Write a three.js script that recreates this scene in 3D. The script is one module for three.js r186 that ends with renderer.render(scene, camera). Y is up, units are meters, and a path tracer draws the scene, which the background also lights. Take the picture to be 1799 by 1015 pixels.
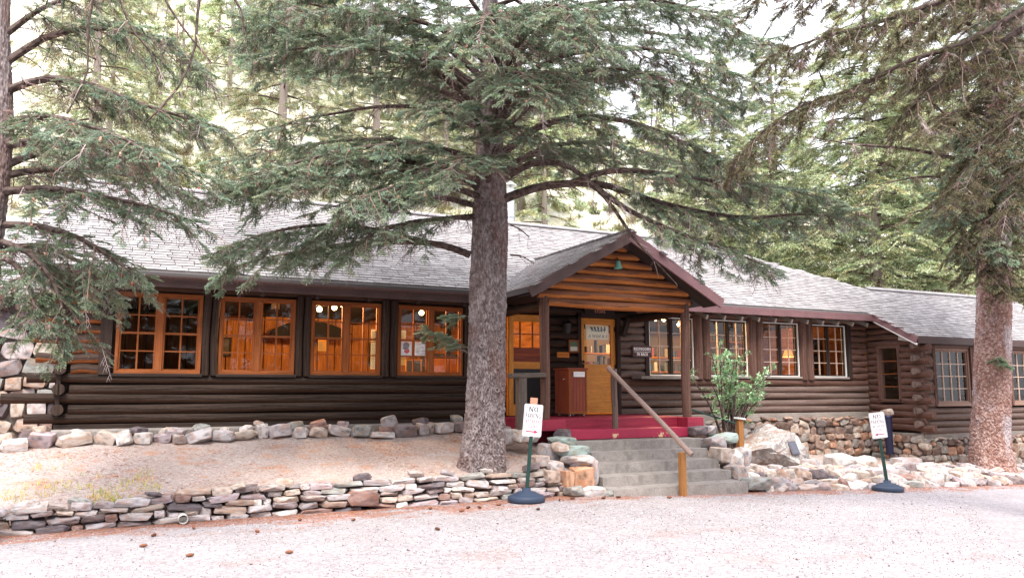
import * as THREE from 'three';
import { mergeGeometries, mergeVertices, toCreasedNormals } from 'three/addons/utils/BufferGeometryUtils.js';
import { ConvexGeometry } from 'three/addons/geometries/ConvexGeometry.js';
import { RoundedBoxGeometry } from 'three/addons/geometries/RoundedBoxGeometry.js';

// ---------------------------------------------------------------- camera, sky, sun, exposure
const scene = new THREE.Scene();
const camera = new THREE.PerspectiveCamera(39.85, 1024 / 577, 0.1, 600);
camera.position.set(0, 1.62, 14.25);
{
  const yaw = THREE.MathUtils.degToRad(26), pitch = Math.atan(177.5 / 1400);
  camera.lookAt(Math.sin(yaw) * Math.cos(pitch), 1.62 + Math.sin(pitch), 14.25 - Math.cos(yaw) * Math.cos(pitch));
}
const renderer = new THREE.WebGLRenderer({ antialias: true });
renderer.toneMapping = THREE.LinearToneMapping;
renderer.toneMappingExposure = 2.75;
renderer.shadowMap.enabled = true;

function rng(seed) { let s = seed >>> 0; return () => { s = (s + 0x6d2b79f5) >>> 0; let t = Math.imul(s ^ (s >>> 15), 1 | s); t = (t + Math.imul(t ^ (t >>> 7), 61 | t)) ^ t; return ((t ^ (t >>> 14)) >>> 0) / 4294967296; }; }
let R = rng(7);
const rnd = (a = 0, b = 1) => a + (b - a) * R();
const pick = (a) => a[Math.floor(R() * a.length) % a.length];
const V = (x, y, z) => new THREE.Vector3(x, y, z);
const lerp = (a, b, t) => a + (b - a) * t, clamp = (x, a = 0, b = 1) => Math.min(b, Math.max(a, x));
const sstep = (a, b, x) => { const t = clamp((x - a) / (b - a)); return t * t * (3 - 2 * t); };
function hash2(x, y, s) { let h = Math.imul(x | 0, 374761393) + Math.imul(y | 0, 668265263) + Math.imul(s | 0, 974634777); h = Math.imul(h ^ (h >>> 13), 1274126177); return ((h ^ (h >>> 16)) >>> 0) / 4294967296; }
const mod = (a, n) => ((a % n) + n) % n;
function vnoise(x, y, px, py, s) { // periodic value noise, lattice period px by py
  const ix = Math.floor(x), iy = Math.floor(y), fx = x - ix, fy = y - iy, u = fx * fx * (3 - 2 * fx), v = fy * fy * (3 - 2 * fy);
  const h = (a, b) => hash2(mod(ix + a, px), mod(iy + b, py), s);
  return lerp(lerp(h(0, 0), h(1, 0), u), lerp(h(0, 1), h(1, 1), u), v);
}
function fbm(u, v, px, py, s, o = 4) { let a = 0.5, t = 0, n = 0; for (let i = 0; i < o; i++) { t += a * vnoise(u * px, v * py, px, py, s + i); n += a; a *= 0.5; px *= 2; py *= 2; } return t / n; }
const n2 = (x, y, s) => vnoise(x, y, 100003, 100003, s);
function f2(x, y, s, o = 4) { let a = 0.5, t = 0, n = 0; for (let i = 0; i < o; i++) { t += a * n2(x, y, s + i * 7); n += a; a *= 0.5; x *= 2.03; y *= 2.03; } return t / n; }
function n3(x, y, z, s) { const iz = Math.floor(z), f = z - iz, w = f * f * (3 - 2 * f); return lerp(n2(x + iz * 17.13, y + iz * 31.7, s), n2(x + (iz + 1) * 17.13, y + (iz + 1) * 31.7, s), w); }
function f3(x, y, z, s, o = 3) { let a = 0.5, t = 0, n = 0; for (let i = 0; i < o; i++) { t += a * n3(x, y, z, s + i * 7); n += a; a *= 0.5; x *= 2.03; y *= 2.03; z *= 2.03; } return t / n; }

// overcast sky: white, a little brighter overhead, soft cloud structure
{
  const W = 512, H = 256, d = new Float32Array(W * H * 4);
  for (let y = 0; y < H; y++) for (let x = 0; x < W; x++) {
    const e = Math.sin(((y + 0.5) / H - 0.5) * Math.PI), i = (y * W + x) * 4, up = Math.max(0, e);
    const c = (0.62 + 0.85 * up) * (0.93 + 0.14 * fbm(x / W, y / H, 6, 4, 11, 4));
    d[i] = c * 0.975; d[i + 1] = c * 0.985; d[i + 2] = c * 1.06; d[i + 3] = 1;
  }
  const t = new THREE.DataTexture(d, W, H, THREE.RGBAFormat, THREE.FloatType);
  t.mapping = THREE.EquirectangularReflectionMapping; t.magFilter = THREE.LinearFilter; t.needsUpdate = true;
  scene.background = t; scene.environment = t;
}
const sun = new THREE.DirectionalLight(new THREE.Color(1, 0.95, 0.88), 2.3);
sun.position.set(-5, 38, 22); sun.target.position.set(6, 0, 0);
sun.castShadow = true; sun.shadow.radius = 40; sun.shadow.mapSize.set(2048, 2048);
Object.assign(sun.shadow.camera, { left: -40, right: 40, top: 40, bottom: -40, near: 1, far: 120 });
scene.add(sun, sun.target);

// ---------------------------------------------------------------- naming helpers
const taken = new Map();
function numbered(n) { const k = taken.get(n) || 0; taken.set(n, k + 1); return k ? n + '_' + String(k).padStart(3, '0') : n; }
function tag(o, label, category, group, kind) { if (label) o.userData.label = label; if (category) o.userData.category = category; if (group) o.userData.group = group; if (kind) o.userData.kind = kind; return o; }
function thing(name, label, category, pos = [0, 0, 0], turn = 0, group) { const g = new THREE.Group(); g.name = numbered(name); g.position.set(...pos); g.rotation.y = turn; scene.add(g); return tag(g, label, category, group); }
function shadowed(o) { o.castShadow = true; o.receiveShadow = true; return o; }
function part(name, geo, mat, parent, label) { const m = shadowed(new THREE.Mesh(Array.isArray(geo) ? merge(geo) : geo, mat)); m.name = name; parent.add(m); if (label) m.userData.label = label; return m; }
function whole(name, geo, mat, label, category, group) { const m = part(numbered(name), geo, mat, scene); return tag(m, label, category, group); }
function struct(name, geo, mat) { const m = part(name, geo, mat, scene); m.userData.kind = 'structure'; return m; }
function sub(name, parent) { const g = new THREE.Group(); g.name = name; parent.add(g); return g; }
function inst(name, geo, mat, mats, cols, parent) {
  const m = new THREE.InstancedMesh(geo, mat, mats.length); m.name = name;
  mats.forEach((x, i) => m.setMatrixAt(i, x)); if (cols) cols.forEach((c, i) => m.setColorAt(i, c));
  m.userData.kind = 'stuff'; m.castShadow = m.receiveShadow = true; parent.add(m); return m;
}
function merge(list) {
  const any = list.some((g) => g.attributes.color);
  return mergeGeometries(list.map((g) => {
    const h = g.index ? g.toNonIndexed() : g.clone();
    for (const k of Object.keys(h.attributes)) if (!['position', 'normal', 'uv', 'color'].includes(k)) h.deleteAttribute(k);
    if (!h.attributes.uv) h.setAttribute('uv', new THREE.BufferAttribute(new Float32Array(h.attributes.position.count * 2), 2));
    if (any && !h.attributes.color) h.setAttribute('color', new THREE.BufferAttribute(new Float32Array(h.attributes.position.count * 3).fill(1), 3));
    return h;
  }));
}
// ---------------------------------------------------------------- shape helpers
function boxUV(g, off = rnd(0, 9)) { // uv in metres, u along the longest side
  g.computeBoundingBox(); const s = g.boundingBox.getSize(V()), p = g.attributes.position, n = g.attributes.normal, uv = g.attributes.uv, dims = [s.x, s.y, s.z], long = dims.indexOf(Math.max(...dims));
  for (let i = 0; i < p.count; i++) {
    const nn = [Math.abs(n.getX(i)), Math.abs(n.getY(i)), Math.abs(n.getZ(i))], k = nn.indexOf(Math.max(...nn)), q = [p.getX(i), p.getY(i), p.getZ(i)];
    let axes = [0, 1, 2].filter((a) => a !== k); if (axes[1] === long) axes = [axes[1], axes[0]];
    uv.setXY(i, q[axes[0]] + off, q[axes[1]] + off * 0.37);
  }
  return g;
}
function bx(w, h, d, x = 0, y = 0, z = 0, rx = 0, ry = 0, rz = 0) { const g = boxUV(new THREE.BoxGeometry(w, h, d)); if (rx || ry || rz) g.applyMatrix4(new THREE.Matrix4().makeRotationFromEuler(new THREE.Euler(rx, ry, rz))); return g.translate(x, y, z); }
function rbx(w, h, d, r, x = 0, y = 0, z = 0, rx = 0, ry = 0, rz = 0) { const g = boxUV(new RoundedBoxGeometry(w, h, d, 2, r)); if (rx || ry || rz) g.applyMatrix4(new THREE.Matrix4().makeRotationFromEuler(new THREE.Euler(rx, ry, rz))); return g.translate(x, y, z); }
const span = (x0, x1, y0, y1, z0, z1) => bx(x1 - x0, y1 - y0, z1 - z0, (x0 + x1) / 2, (y0 + y1) / 2, (z0 + z1) / 2);
function cyl(r0, r1, h, x = 0, y = 0, z = 0, n = 16) { return new THREE.CylinderGeometry(r1, r0, h, n).translate(x, y + h / 2, z); }
function logGeo(len, r, seed, axis = 'x', bow = 0.012, taper = 0.06) { // a peeled log: uneven radius, slight bow, flat ends; v = 0 on top, 0.25 in front, 0.5 below
  const nl = Math.max(4, Math.ceil(len / 0.22)), na = 16, pos = [], uv = [], idx = [], o = seed * 3.17;
  const pt = (i, a) => {
    const x = (i / nl - 0.5) * len, th = (a / na) * Math.PI * 2, rr = r * (1 + taper * (i / nl - 0.5) + 0.1 * (n2(x * 1.6 + o, mod(a, na) * 0.7 + o, 5) - 0.5));
    const b = bow * Math.sin((i / nl) * Math.PI * 2 + o), c = bow * 0.5 * Math.cos((i / nl) * Math.PI * 1.7 + o);
    return [x, Math.cos(th) * rr + b, Math.sin(th) * rr + c];
  };
  for (let i = 0; i <= nl; i++) for (let a = 0; a <= na; a++) { pos.push(...pt(i, a)); uv.push((i / nl) * len + o, a / na); }
  for (let i = 0; i < nl; i++) for (let a = 0; a < na; a++) { const p = i * (na + 1) + a, q = p + na + 1; idx.push(p, p + 1, q, p + 1, q + 1, q); }
  for (const e of [0, nl]) { const c0 = pos.length / 3; const P = [...Array(na)].map((_, a) => pt(e, a)); pos.push(P[0][0] + (e ? 0.004 : -0.004), P.reduce((s, p) => s + p[1], 0) / na, P.reduce((s, p) => s + p[2], 0) / na); uv.push(o, 0.6); for (const p of P) { pos.push(...p); uv.push(p[1] * 0.8 + o, 0.6 + p[2]); } for (let a = 0; a < na; a++) { const m = c0 + 1 + a, n = c0 + 1 + ((a + 1) % na); e ? idx.push(c0, m, n) : idx.push(c0, n, m); } }
  const g = new THREE.BufferGeometry(); g.setAttribute('position', new THREE.Float32BufferAttribute(pos, 3)); g.setAttribute('uv', new THREE.Float32BufferAttribute(uv, 2)); g.setIndex(idx); g.computeVertexNormals();
  { // close the seam in the normals of the ring's first and last column
    const n = g.attributes.normal; for (let i = 0; i <= nl; i++) { const a = i * (na + 1), b = a + na, m = V(n.getX(a) + n.getX(b), n.getY(a) + n.getY(b), n.getZ(a) + n.getZ(b)).normalize(); n.setXYZ(a, m.x, m.y, m.z); n.setXYZ(b, m.x, m.y, m.z); }
  }
  if (axis === 'y') g.rotateZ(Math.PI / 2); if (axis === 'z') g.rotateY(-Math.PI / 2);
  return g;
}
const logAt = (x0, x1, y, z, r, seed, bow) => logGeo(x1 - x0, r, seed, 'x', bow).translate((x0 + x1) / 2, y, z);
const postAt = (x, y0, y1, z, r, seed, bow = 0.008) => logGeo(y1 - y0, r, seed, 'y', bow).translate(x, (y0 + y1) / 2, z);
function tube(pts, r0, r1, sides = 6, seg = 0) {
  const c = pts.length > 2 ? new THREE.CatmullRomCurve3(pts) : new THREE.LineCurve3(pts[0], pts[1]), n = seg || Math.max(2, pts.length * 2 - 2), pos = [], uv = [], idx = [], len = c.getLength();
  let up = V(0.13, 1, 0.21).normalize();
  for (let i = 0; i <= n; i++) {
    const t = i / n, p = c.getPoint(t), d = c.getTangent(t), s = V().crossVectors(d, up).normalize(); if (s.lengthSq() < 0.5) s.set(1, 0, 0); const u = V().crossVectors(s, d); up = u.clone();
    const r = lerp(r0, r1, t);
    for (let a = 0; a <= sides; a++) { const th = (a / sides) * Math.PI * 2; pos.push(p.x + (s.x * Math.cos(th) + u.x * Math.sin(th)) * r, p.y + (s.y * Math.cos(th) + u.y * Math.sin(th)) * r, p.z + (s.z * Math.cos(th) + u.z * Math.sin(th)) * r); uv.push(a / sides, t * len); }
  }
  const w = sides + 1; for (let i = 0; i < n; i++) for (let a = 0; a < sides; a++) { const p = i * w + a, q = p + w; idx.push(p, q, p + 1, p + 1, q, q + 1); }
  const g = new THREE.BufferGeometry(); g.setAttribute('position', new THREE.Float32BufferAttribute(pos, 3)); g.setAttribute('uv', new THREE.Float32BufferAttribute(uv, 2)); g.setIndex(idx); g.computeVertexNormals(); return g;
}
// ---------------------------------------------------------------- textures
const toS = (c) => { c = clamp(c); return Math.round(255 * (c <= 0.0031308 ? c * 12.92 : 1.055 * Math.pow(c, 1 / 2.4) - 0.055)); };
function tex(w, h, fn, rx = 1, ry = 1, linear = false) {
  const d = new Uint8Array(w * h * 4);
  for (let y = 0; y < h; y++) for (let x = 0; x < w; x++) { const c = fn((x + 0.5) / w, (y + 0.5) / h), i = (y * w + x) * 4; for (let k = 0; k < 3; k++) d[i + k] = linear ? Math.round(255 * clamp(c[k])) : toS(c[k]); d[i + 3] = 255; }
  const t = new THREE.DataTexture(d, w, h); if (!linear) t.colorSpace = THREE.SRGBColorSpace; t.wrapS = t.wrapT = THREE.RepeatWrapping; t.magFilter = THREE.LinearFilter; t.repeat.set(rx, ry); t.needsUpdate = true; return t;
}
const mixc = (a, b, t) => [lerp(a[0], b[0], t), lerp(a[1], b[1], t), lerp(a[2], b[2], t)], mulc = (a, k) => [a[0] * k, a[1] * k, a[2] * k];
const std = (o) => { const m = new THREE.MeshPhysicalMaterial({ roughness: 0.85, ...o }); m.specularIntensity = m.roughness >= 0.75 ? 0.22 : 0.7; return m; };
const rgb = (r, g, b) => new THREE.Color().setRGB(r, g, b);
const plain = (r, g, b, rough = 0.8, o = {}) => std({ color: rgb(r, g, b), roughness: rough, ...o });

function logTexture(base, dark, warm, warmAmount, seed) { // u repeats every 2.5 m along the log, v once round it
  return tex(1024, 256, (u, v) => {
    const streak = fbm(u, v, 4, 48, seed, 4), blotch = fbm(u, v, 10, 8, seed + 40, 4), fine = fbm(u, v, 60, 96, seed + 60, 2);
    let c = mixc(base, dark, clamp(streak * 1.3 - 0.15));
    const worn = sstep(0.27, 0.32, v + 0.13 * (blotch - 0.5) + 0.12 * (streak - 0.5)) * (1 - sstep(0.5, 0.56, v + 0.1 * (blotch - 0.5)));
    c = mixc(c, mixc(warm, mulc(warm, 0.45), clamp(streak * 1.5 - 0.3)), worn * warmAmount);
    c = mulc(c, 0.72 + 0.56 * fine);
    for (let k = 0; k < 9; k++) { const kx = hash2(k, seed, 1), ky = hash2(k, seed, 2), dx = Math.min(Math.abs(u - kx), 1 - Math.abs(u - kx)) * 2.5, dy = (v - ky) * 0.55, q = Math.hypot(dx, dy * 1.3); if (q < 0.02) c = mixc(mulc(c, 0.35), c, q / 0.02); }
    const crack = fbm(u, v, 3, 40, seed + 90, 3); if (crack > 0.7) c = mulc(c, 0.5);
    return c;
  }, 1 / 2.5, 1);
}
const T = {};
T.logDark = logTexture([0.062, 0.041, 0.033], [0.02, 0.014, 0.011], [0.12, 0.05, 0.025], 0.35, 3);
T.logCorner = logTexture([0.09, 0.06, 0.048], [0.035, 0.024, 0.019], [0.42, 0.13, 0.04], 0.85, 17);
T.logGrey = logTexture([0.21, 0.15, 0.13], [0.09, 0.062, 0.053], [0.2, 0.11, 0.07], 0.5, 29);
T.logGable = logTexture([0.25, 0.105, 0.06], [0.1, 0.044, 0.028], [0.62, 0.21, 0.055], 0.85, 41);
T.logPlum = logTexture([0.17, 0.092, 0.072], [0.075, 0.042, 0.034], [0.2, 0.1, 0.06], 0.4, 53);
T.bump = tex(512, 256, (u, v) => { const s = fbm(u, v, 4, 64, 71, 4); return [s, s, s]; }, 1 / 2.5, 1, true);
function plankTexture(a, b, seed, knots = 6) {
  return tex(512, 256, (u, v) => {
    const wv = fbm(u, v, 3, 4, seed, 2) * 0.5, grain = fbm(u, v + wv * 0.1, 3, 40, seed + 9, 4), fine = fbm(u, v, 40, 128, seed + 31, 2), blot = fbm(u, v, 4, 4, seed + 77, 3);
    let c = mulc(mixc(a, b, clamp(grain * 1.5 - 0.25)), (0.8 + 0.4 * fine) * (0.82 + 0.36 * blot));
    for (let k = 0; k < knots; k++) { const dx = Math.abs(u - hash2(k, seed, 3)) * 1.0, dy = Math.abs(v - hash2(k, seed, 4)) * 0.5, q = Math.hypot(dx, dy * 1.5); if (q < 0.02) c = mulc(c, 0.35 + 0.6 * (q / 0.02)); }
    return c;
  }, 1, 2);
}
T.pine = plankTexture([0.7, 0.3, 0.05], [0.55, 0.19, 0.025], 5);
T.panel = plankTexture([0.5, 0.2, 0.05], [0.26, 0.085, 0.018], 15, 10);
T.grey = plankTexture([0.3, 0.26, 0.23], [0.17, 0.145, 0.13], 25);
T.post = plankTexture([0.36, 0.17, 0.06], [0.25, 0.11, 0.04], 35);
T.red = plankTexture([0.3, 0.02, 0.048], [0.2, 0.014, 0.034], 45, 0);
T.redwood = plankTexture([0.26, 0.055, 0.025], [0.17, 0.032, 0.015], 55, 0);
T.brown = plankTexture([0.085, 0.05, 0.045], [0.06, 0.035, 0.032], 65, 0);
T.plum = plankTexture([0.2, 0.105, 0.11], [0.165, 0.085, 0.09], 75, 0);
T.stain = plankTexture([0.3, 0.1, 0.035], [0.2, 0.06, 0.02], 85, 0);
T.dark = plankTexture([0.05, 0.035, 0.03], [0.03, 0.02, 0.017], 95, 2);
T.gravel = tex(1024, 1024, (u, v) => {
  const a = fbm(u, v, 9, 9, 101, 5), f = fbm(u, v, 128, 128, 111, 3), g = vnoise(u * 340, v * 340, 340, 340, 121), h = vnoise(u * 190, v * 190, 190, 190, 131);
  let c = mixc([0.265, 0.238, 0.246], [0.33, 0.305, 0.318], a); c = mulc(c, 0.62 + 0.7 * f);
  if (g > 0.9) c = mulc(c, 0.42); if (h > 0.93) c = mixc(c, [0.2, 0.13, 0.12], 0.7); if (h < 0.05) c = mixc(c, [0.8, 0.76, 0.75], 0.8);
  return c;
}, 1 / 4, 1 / 4);
T.dirt = tex(1024, 1024, (u, v) => {
  const a = fbm(u, v, 7, 7, 201, 5), f = fbm(u, v, 128, 128, 211, 3), g = vnoise(u * 300, v * 300, 300, 300, 221), h = vnoise(u * 150, v * 220, 150, 220, 231), p = fbm(u, v, 14, 14, 241, 4);
  let c = mixc([0.36, 0.278, 0.245], [0.42, 0.355, 0.335], a); c = mixc(c, [0.42, 0.22, 0.14], sstep(0.58, 0.76, p) * 0.55); c = mulc(c, 0.62 + 0.68 * f);
  if (g > 0.9) c = mulc(c, 0.45); if (h > 0.92) c = mixc(c, [0.22, 0.1, 0.06], 0.75); if (h < 0.05) c = mixc(c, [0.8, 0.72, 0.68], 0.7);
  return c;
}, 1 / 3, 1 / 3);
T.gbump = tex(512, 512, (u, v) => { const s = 0.5 * fbm(u, v, 64, 64, 301, 3) + 0.5 * fbm(u, v, 180, 180, 311, 2); return [s, s, s]; }, 1 / 2, 1 / 2, true);
T.speck = tex(512, 512, (u, v) => { // stone face: mineral blotches, veins, specks, near white so that the material colour tints it
  const a = fbm(u, v, 5, 5, 401, 5), b = fbm(u, v, 40, 40, 411, 3), w = Math.abs(fbm(u, v, 4, 6, 421, 4) - 0.5), k = vnoise(u * 120, v * 120, 120, 120, 431);
  let c = mulc([1, 0.96, 0.94], 0.2 + 1.35 * a); c = mulc(c, 0.7 + 0.55 * b); if (w < 0.012) c = mixc(c, [1, 0.95, 0.9], 0.6); if (k > 0.93) c = mulc(c, 0.5); c = mixc(c, [0.9, 0.55, 0.36], sstep(0.58, 0.75, fbm(u, v, 6, 6, 441, 4)) * 0.45); return c;
}, 2, 2);
T.lichen = tex(512, 512, (u, v) => { const a = fbm(u, v, 8, 8, 451, 5), b = fbm(u, v, 30, 30, 461, 3); let c = mulc([0.36, 0.33, 0.315], 0.45 + 0.95 * b); c = mixc(c, [0.6, 0.585, 0.57], sstep(0.5, 0.68, a) * 0.85); c = mixc(c, [0.3, 0.2, 0.16], sstep(0.52, 0.68, fbm(u, v, 5, 5, 471, 4)) * 0.85); return c; }, 1.2, 1.2);
T.concrete = tex(512, 512, (u, v) => { const a = fbm(u, v, 6, 6, 501, 5), b = fbm(u, v, 90, 90, 511, 2), s = vnoise(u * 150, v * 150, 150, 150, 521), st = fbm(u, v, 10, 5, 531, 4); let c = mulc([0.29, 0.26, 0.24], 0.62 + 0.7 * a); c = mulc(c, 0.75 + 0.5 * b); if (s > 0.94) c = mulc(c, 0.45); c = mixc(c, [0.2, 0.175, 0.16], sstep(0.55, 0.75, st) * 0.7); return c; }, 1, 1);
T.shingle = tex(256, 256, (u, v) => { const b = fbm(u, v, 60, 60, 601, 2), a = fbm(u, v, 5, 5, 611, 4); return mulc([1, 0.97, 0.985], (0.6 + 0.5 * a) * (0.7 + 0.6 * b)); }, 2, 2);
T.bark = tex(512, 1024, (u, v) => { // mottled flakes: grey scales, rusty and violet patches, lichen dots; the fissures are geometry
  const a = fbm(u, v, 40, 34, 701, 4), b = fbm(u, v, 6, 4, 711, 4), c2 = fbm(u, v, 90, 60, 721, 2); let c = mixc([0.17, 0.132, 0.128], [0.29, 0.245, 0.242], sstep(0.3, 0.7, a)); c = mixc(c, [0.17, 0.09, 0.072], sstep(0.5, 0.72, b) * 0.45); c = mulc(c, 0.7 + 0.6 * c2); return c;
}, 1, 1 / 2);
T.barkRed = tex(512, 1024, (u, v) => { const a = fbm(u, v, 60, 56, 731, 4), b = fbm(u, v, 6, 4, 741, 4), c2 = fbm(u, v, 90, 80, 751, 2); let c = mixc([0.25, 0.14, 0.115], [0.4, 0.28, 0.25], sstep(0.4, 0.7, a)); c = mixc(c, [0.42, 0.37, 0.385], sstep(0.46, 0.7, b) * 0.7); return mulc(c, 0.7 + 0.6 * c2); }, 1, 1 / 2);
T.limb = tex(128, 256, (u, v) => { const a = fbm(u, v, 8, 10, 761, 4); return mixc([0.055, 0.038, 0.033], [0.125, 0.092, 0.082], sstep(0.3, 0.7, a)); }, 1, 2);

const M = {};
for (const k of ['logDark', 'logCorner', 'logGrey', 'logGable', 'logPlum']) M[k] = std({ map: T[k], bumpMap: T.bump, bumpScale: 0.006, roughness: 0.8 });
for (const k of ['pine', 'panel', 'grey', 'post', 'red', 'redwood', 'brown', 'plum', 'stain', 'dark']) M[k] = std({ map: T[k], roughness: { pine: 0.5, red: 0.55, redwood: 0.6, plum: 0.6, brown: 0.6 }[k] || 0.8 });
M.gravel = std({ map: T.gravel, bumpMap: T.gbump, bumpScale: 0.02, roughness: 0.95, vertexColors: true });
M.dirt = std({ map: T.dirt, bumpMap: T.gbump, bumpScale: 0.02, roughness: 0.97 });
M.concrete = std({ map: T.concrete, roughness: 0.92 });
const stoneTints = [[0.36, 0.32, 0.335], [0.48, 0.44, 0.44], [0.44, 0.35, 0.3], [0.3, 0.2, 0.18], [0.16, 0.14, 0.155], [0.58, 0.55, 0.55], [0.32, 0.33, 0.32], [0.38, 0.325, 0.35], [0.5, 0.44, 0.39], [0.24, 0.2, 0.205], [0.52, 0.475, 0.49]];
M.stones = stoneTints.map((c) => std({ map: T.speck, color: rgb(...c), roughness: 0.85 }));
M.paleStones = [[0.55, 0.525, 0.525], [0.46, 0.435, 0.45], [0.6, 0.575, 0.56], [0.42, 0.37, 0.355], [0.5, 0.43, 0.385], [0.36, 0.34, 0.355]].map((c) => std({ map: T.speck, color: rgb(...c), roughness: 0.85 }));
M.wallStones = [[0.36, 0.27, 0.22], [0.27, 0.2, 0.17], [0.22, 0.19, 0.18], [0.4, 0.24, 0.17], [0.3, 0.28, 0.26], [0.44, 0.38, 0.33], [0.19, 0.14, 0.12]].map((c) => std({ map: T.speck, color: rgb(...c), roughness: 0.85 }));
M.boulder = std({ map: T.lichen, color: rgb(0.85, 0.83, 0.82), roughness: 0.9 });
M.mortar = plain(0.24, 0.21, 0.19, 0.95);
M.shingles = [[0.37, 0.358, 0.355], [0.335, 0.322, 0.32], [0.295, 0.282, 0.282], [0.4, 0.388, 0.385], [0.345, 0.325, 0.322]].map((c) => std({ map: T.shingle, color: rgb(...c), roughness: 0.9 }));
M.shingleAll = std({ map: T.shingle, vertexColors: true, roughness: 0.9 });
M.underlay = plain(0.1, 0.09, 0.09, 0.95);
M.bark = std({ map: T.bark, roughness: 0.95 }); M.barkRed = std({ map: T.barkRed, roughness: 0.95 }); M.limb = std({ map: T.limb, roughness: 0.95 }); M.farLimb = plain(0.27, 0.225, 0.2, 0.95); M.wingFrame = plain(0.26, 0.16, 0.12, 0.7);
M.needles = std({ color: rgb(1, 1, 1), vertexColors: true, roughness: 0.9, transmission: 0.35, thickness: 0 });
M.deadwood = std({ color: rgb(0.2, 0.145, 0.12), roughness: 0.9 });
M.paleDead = std({ color: rgb(0.34, 0.28, 0.25), roughness: 0.9 });
M.glass = new THREE.MeshPhysicalMaterial({ transmission: 1, thickness: 0, roughness: 0.02, ior: 1.5, color: rgb(0.97, 0.98, 0.97) });
M.newel = std({ map: T.grey, color: rgb(0.5, 0.46, 0.44), roughness: 0.85 });
M.white = plain(0.72, 0.7, 0.67, 0.5); M.whiteMetal = plain(0.78, 0.78, 0.78, 0.35, { metalness: 0.1 });
M.black = plain(0.02, 0.02, 0.022, 0.5); M.matBlack = plain(0.018, 0.014, 0.012, 1, {});  M.iron = plain(0.045, 0.042, 0.04, 0.45, { metalness: 0.7 });
M.postGreen = plain(0.014, 0.045, 0.038, 0.4); M.rubber = plain(0.028, 0.042, 0.075, 0.55);
M.chrome = plain(0.5, 0.5, 0.5, 0.25, { metalness: 0.9 });
M.steel = plain(0.55, 0.57, 0.6, 0.4, { metalness: 0.75 });
M.bulb = new THREE.MeshStandardMaterial({ color: rgb(0.9, 0.8, 0.6), emissive: rgb(1, 0.66, 0.3), emissiveIntensity: 6 });
// ---------------------------------------------------------------- ground, terraces, hillside
const roadY = (x) => (x < 6.5 ? 0 : -0.035 * (Math.min(x, 26) - 6.5));
const frontZ = (x) => 3.36 + 0.12 * Math.sin(x * 0.6 + 1) * 0.4 + (x < 1 ? 0.06 * (1 - x) : 0);
function leftTerrace(x, z) { const t = clamp((3.15 - z) / 2.5), top = lerp(0.18, 0.32, sstep(-2, 2.2, x)); return lerp(top, lerp(0.8, 0.87, sstep(-2, 1, x)), t) + 0.035 * (f2(x * 0.9, z * 0.9, 3) - 0.5); }
function rightTerrace(x, z) { const b = clamp((3.42 - z) / 0.95), t = clamp((2.5 - z) / 2.2); return roadY(x) + 0.25 * b * (1.5 - 0.5 * b) - 0.02 + lerp(0, lerp(0.3, 0.1, sstep(11, 17, x)), t) + 0.05 * (f2(x * 1.1, z * 1.1, 5) - 0.5); }
function sheet(xs, zs, h, col) {
  const pos = [], uv = [], c = [], idx = [], nx = xs.length, nz = zs.length;
  for (let j = 0; j < nz; j++) for (let i = 0; i < nx; i++) { const x = xs[i], z = zs[j]; pos.push(x, h(x, z), z); uv.push(x, -z + h(x, z)); if (col) c.push(...col(x, z)); }
  for (let j = 0; j < nz - 1; j++) for (let i = 0; i < nx - 1; i++) { const a = j * nx + i, b = a + 1, d = a + nx, e = d + 1; idx.push(a, d, b, b, d, e); }
  const g = new THREE.BufferGeometry(); g.setAttribute('position', new THREE.Float32BufferAttribute(pos, 3)); g.setAttribute('uv', new THREE.Float32BufferAttribute(uv, 2)); if (col) g.setAttribute('color', new THREE.Float32BufferAttribute(c, 3)); g.setIndex(idx); g.computeVertexNormals(); return g;
}
const range = (a, b, s) => { const n = Math.max(1, Math.round((b - a) / s)); return [...Array(n + 1)].map((_, i) => a + ((b - a) * i) / n); };
const roadRelief = (x, z) => roadY(x) + 0.02 * (f2(x * 0.7, z * 0.7, 21) - 0.5) - 0.0;
struct('ground', sheet([-200, -120, -60, -30, ...range(-14, 30, 0.09), 45, 80, 140, 220], [-160, -60, -20, 0, ...range(2.9, 4.6, 0.07), ...range(4.7, 14, 0.15), 16, 20, 30, 60, 120, 200],
  (x, z) => (z < 2.95 ? -0.75 : roadRelief(x, z)),
  (x, z) => { // rust-coloured needle litter lies in ragged drifts along the foot of the stone walls
    const d = z - frontZ(x), m = f2(x * 2.6, z * 5, 31, 5), k = d < 1.4 ? 0.85 * sstep(0.5, 0.66, m + 0.3 - d * 0.55) : 0, s = sstep(0.7, 0.78, f2(x * 0.9, z * 1.8, 41, 5)) * 0.25, q = Math.max(k, s), g = 0.94 + 0.12 * f2(x * 0.35, z * 0.6, 51);
    return [g * lerp(1, 0.98, q), g * lerp(1, 0.62, q), g * lerp(1, 0.5, q)];
  }), M.gravel);
struct('terrace', sheet(range(-9, 6.98, 0.16), [...range(-10, -0.8, 0.8), ...range(-0.6, 3.07, 0.13), 3.08], (x, z) => (z > 3.075 ? -0.3 : leftTerrace(x, z))), M.dirt);
struct('terrace_right', sheet(range(9.35, 46, 0.2), [...range(-10, -0.8, 0.8), ...range(-0.6, 3.42, 0.12), 3.43], (x, z) => (z > 3.425 ? -1.5 : rightTerrace(x, z))), M.dirt);
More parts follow.
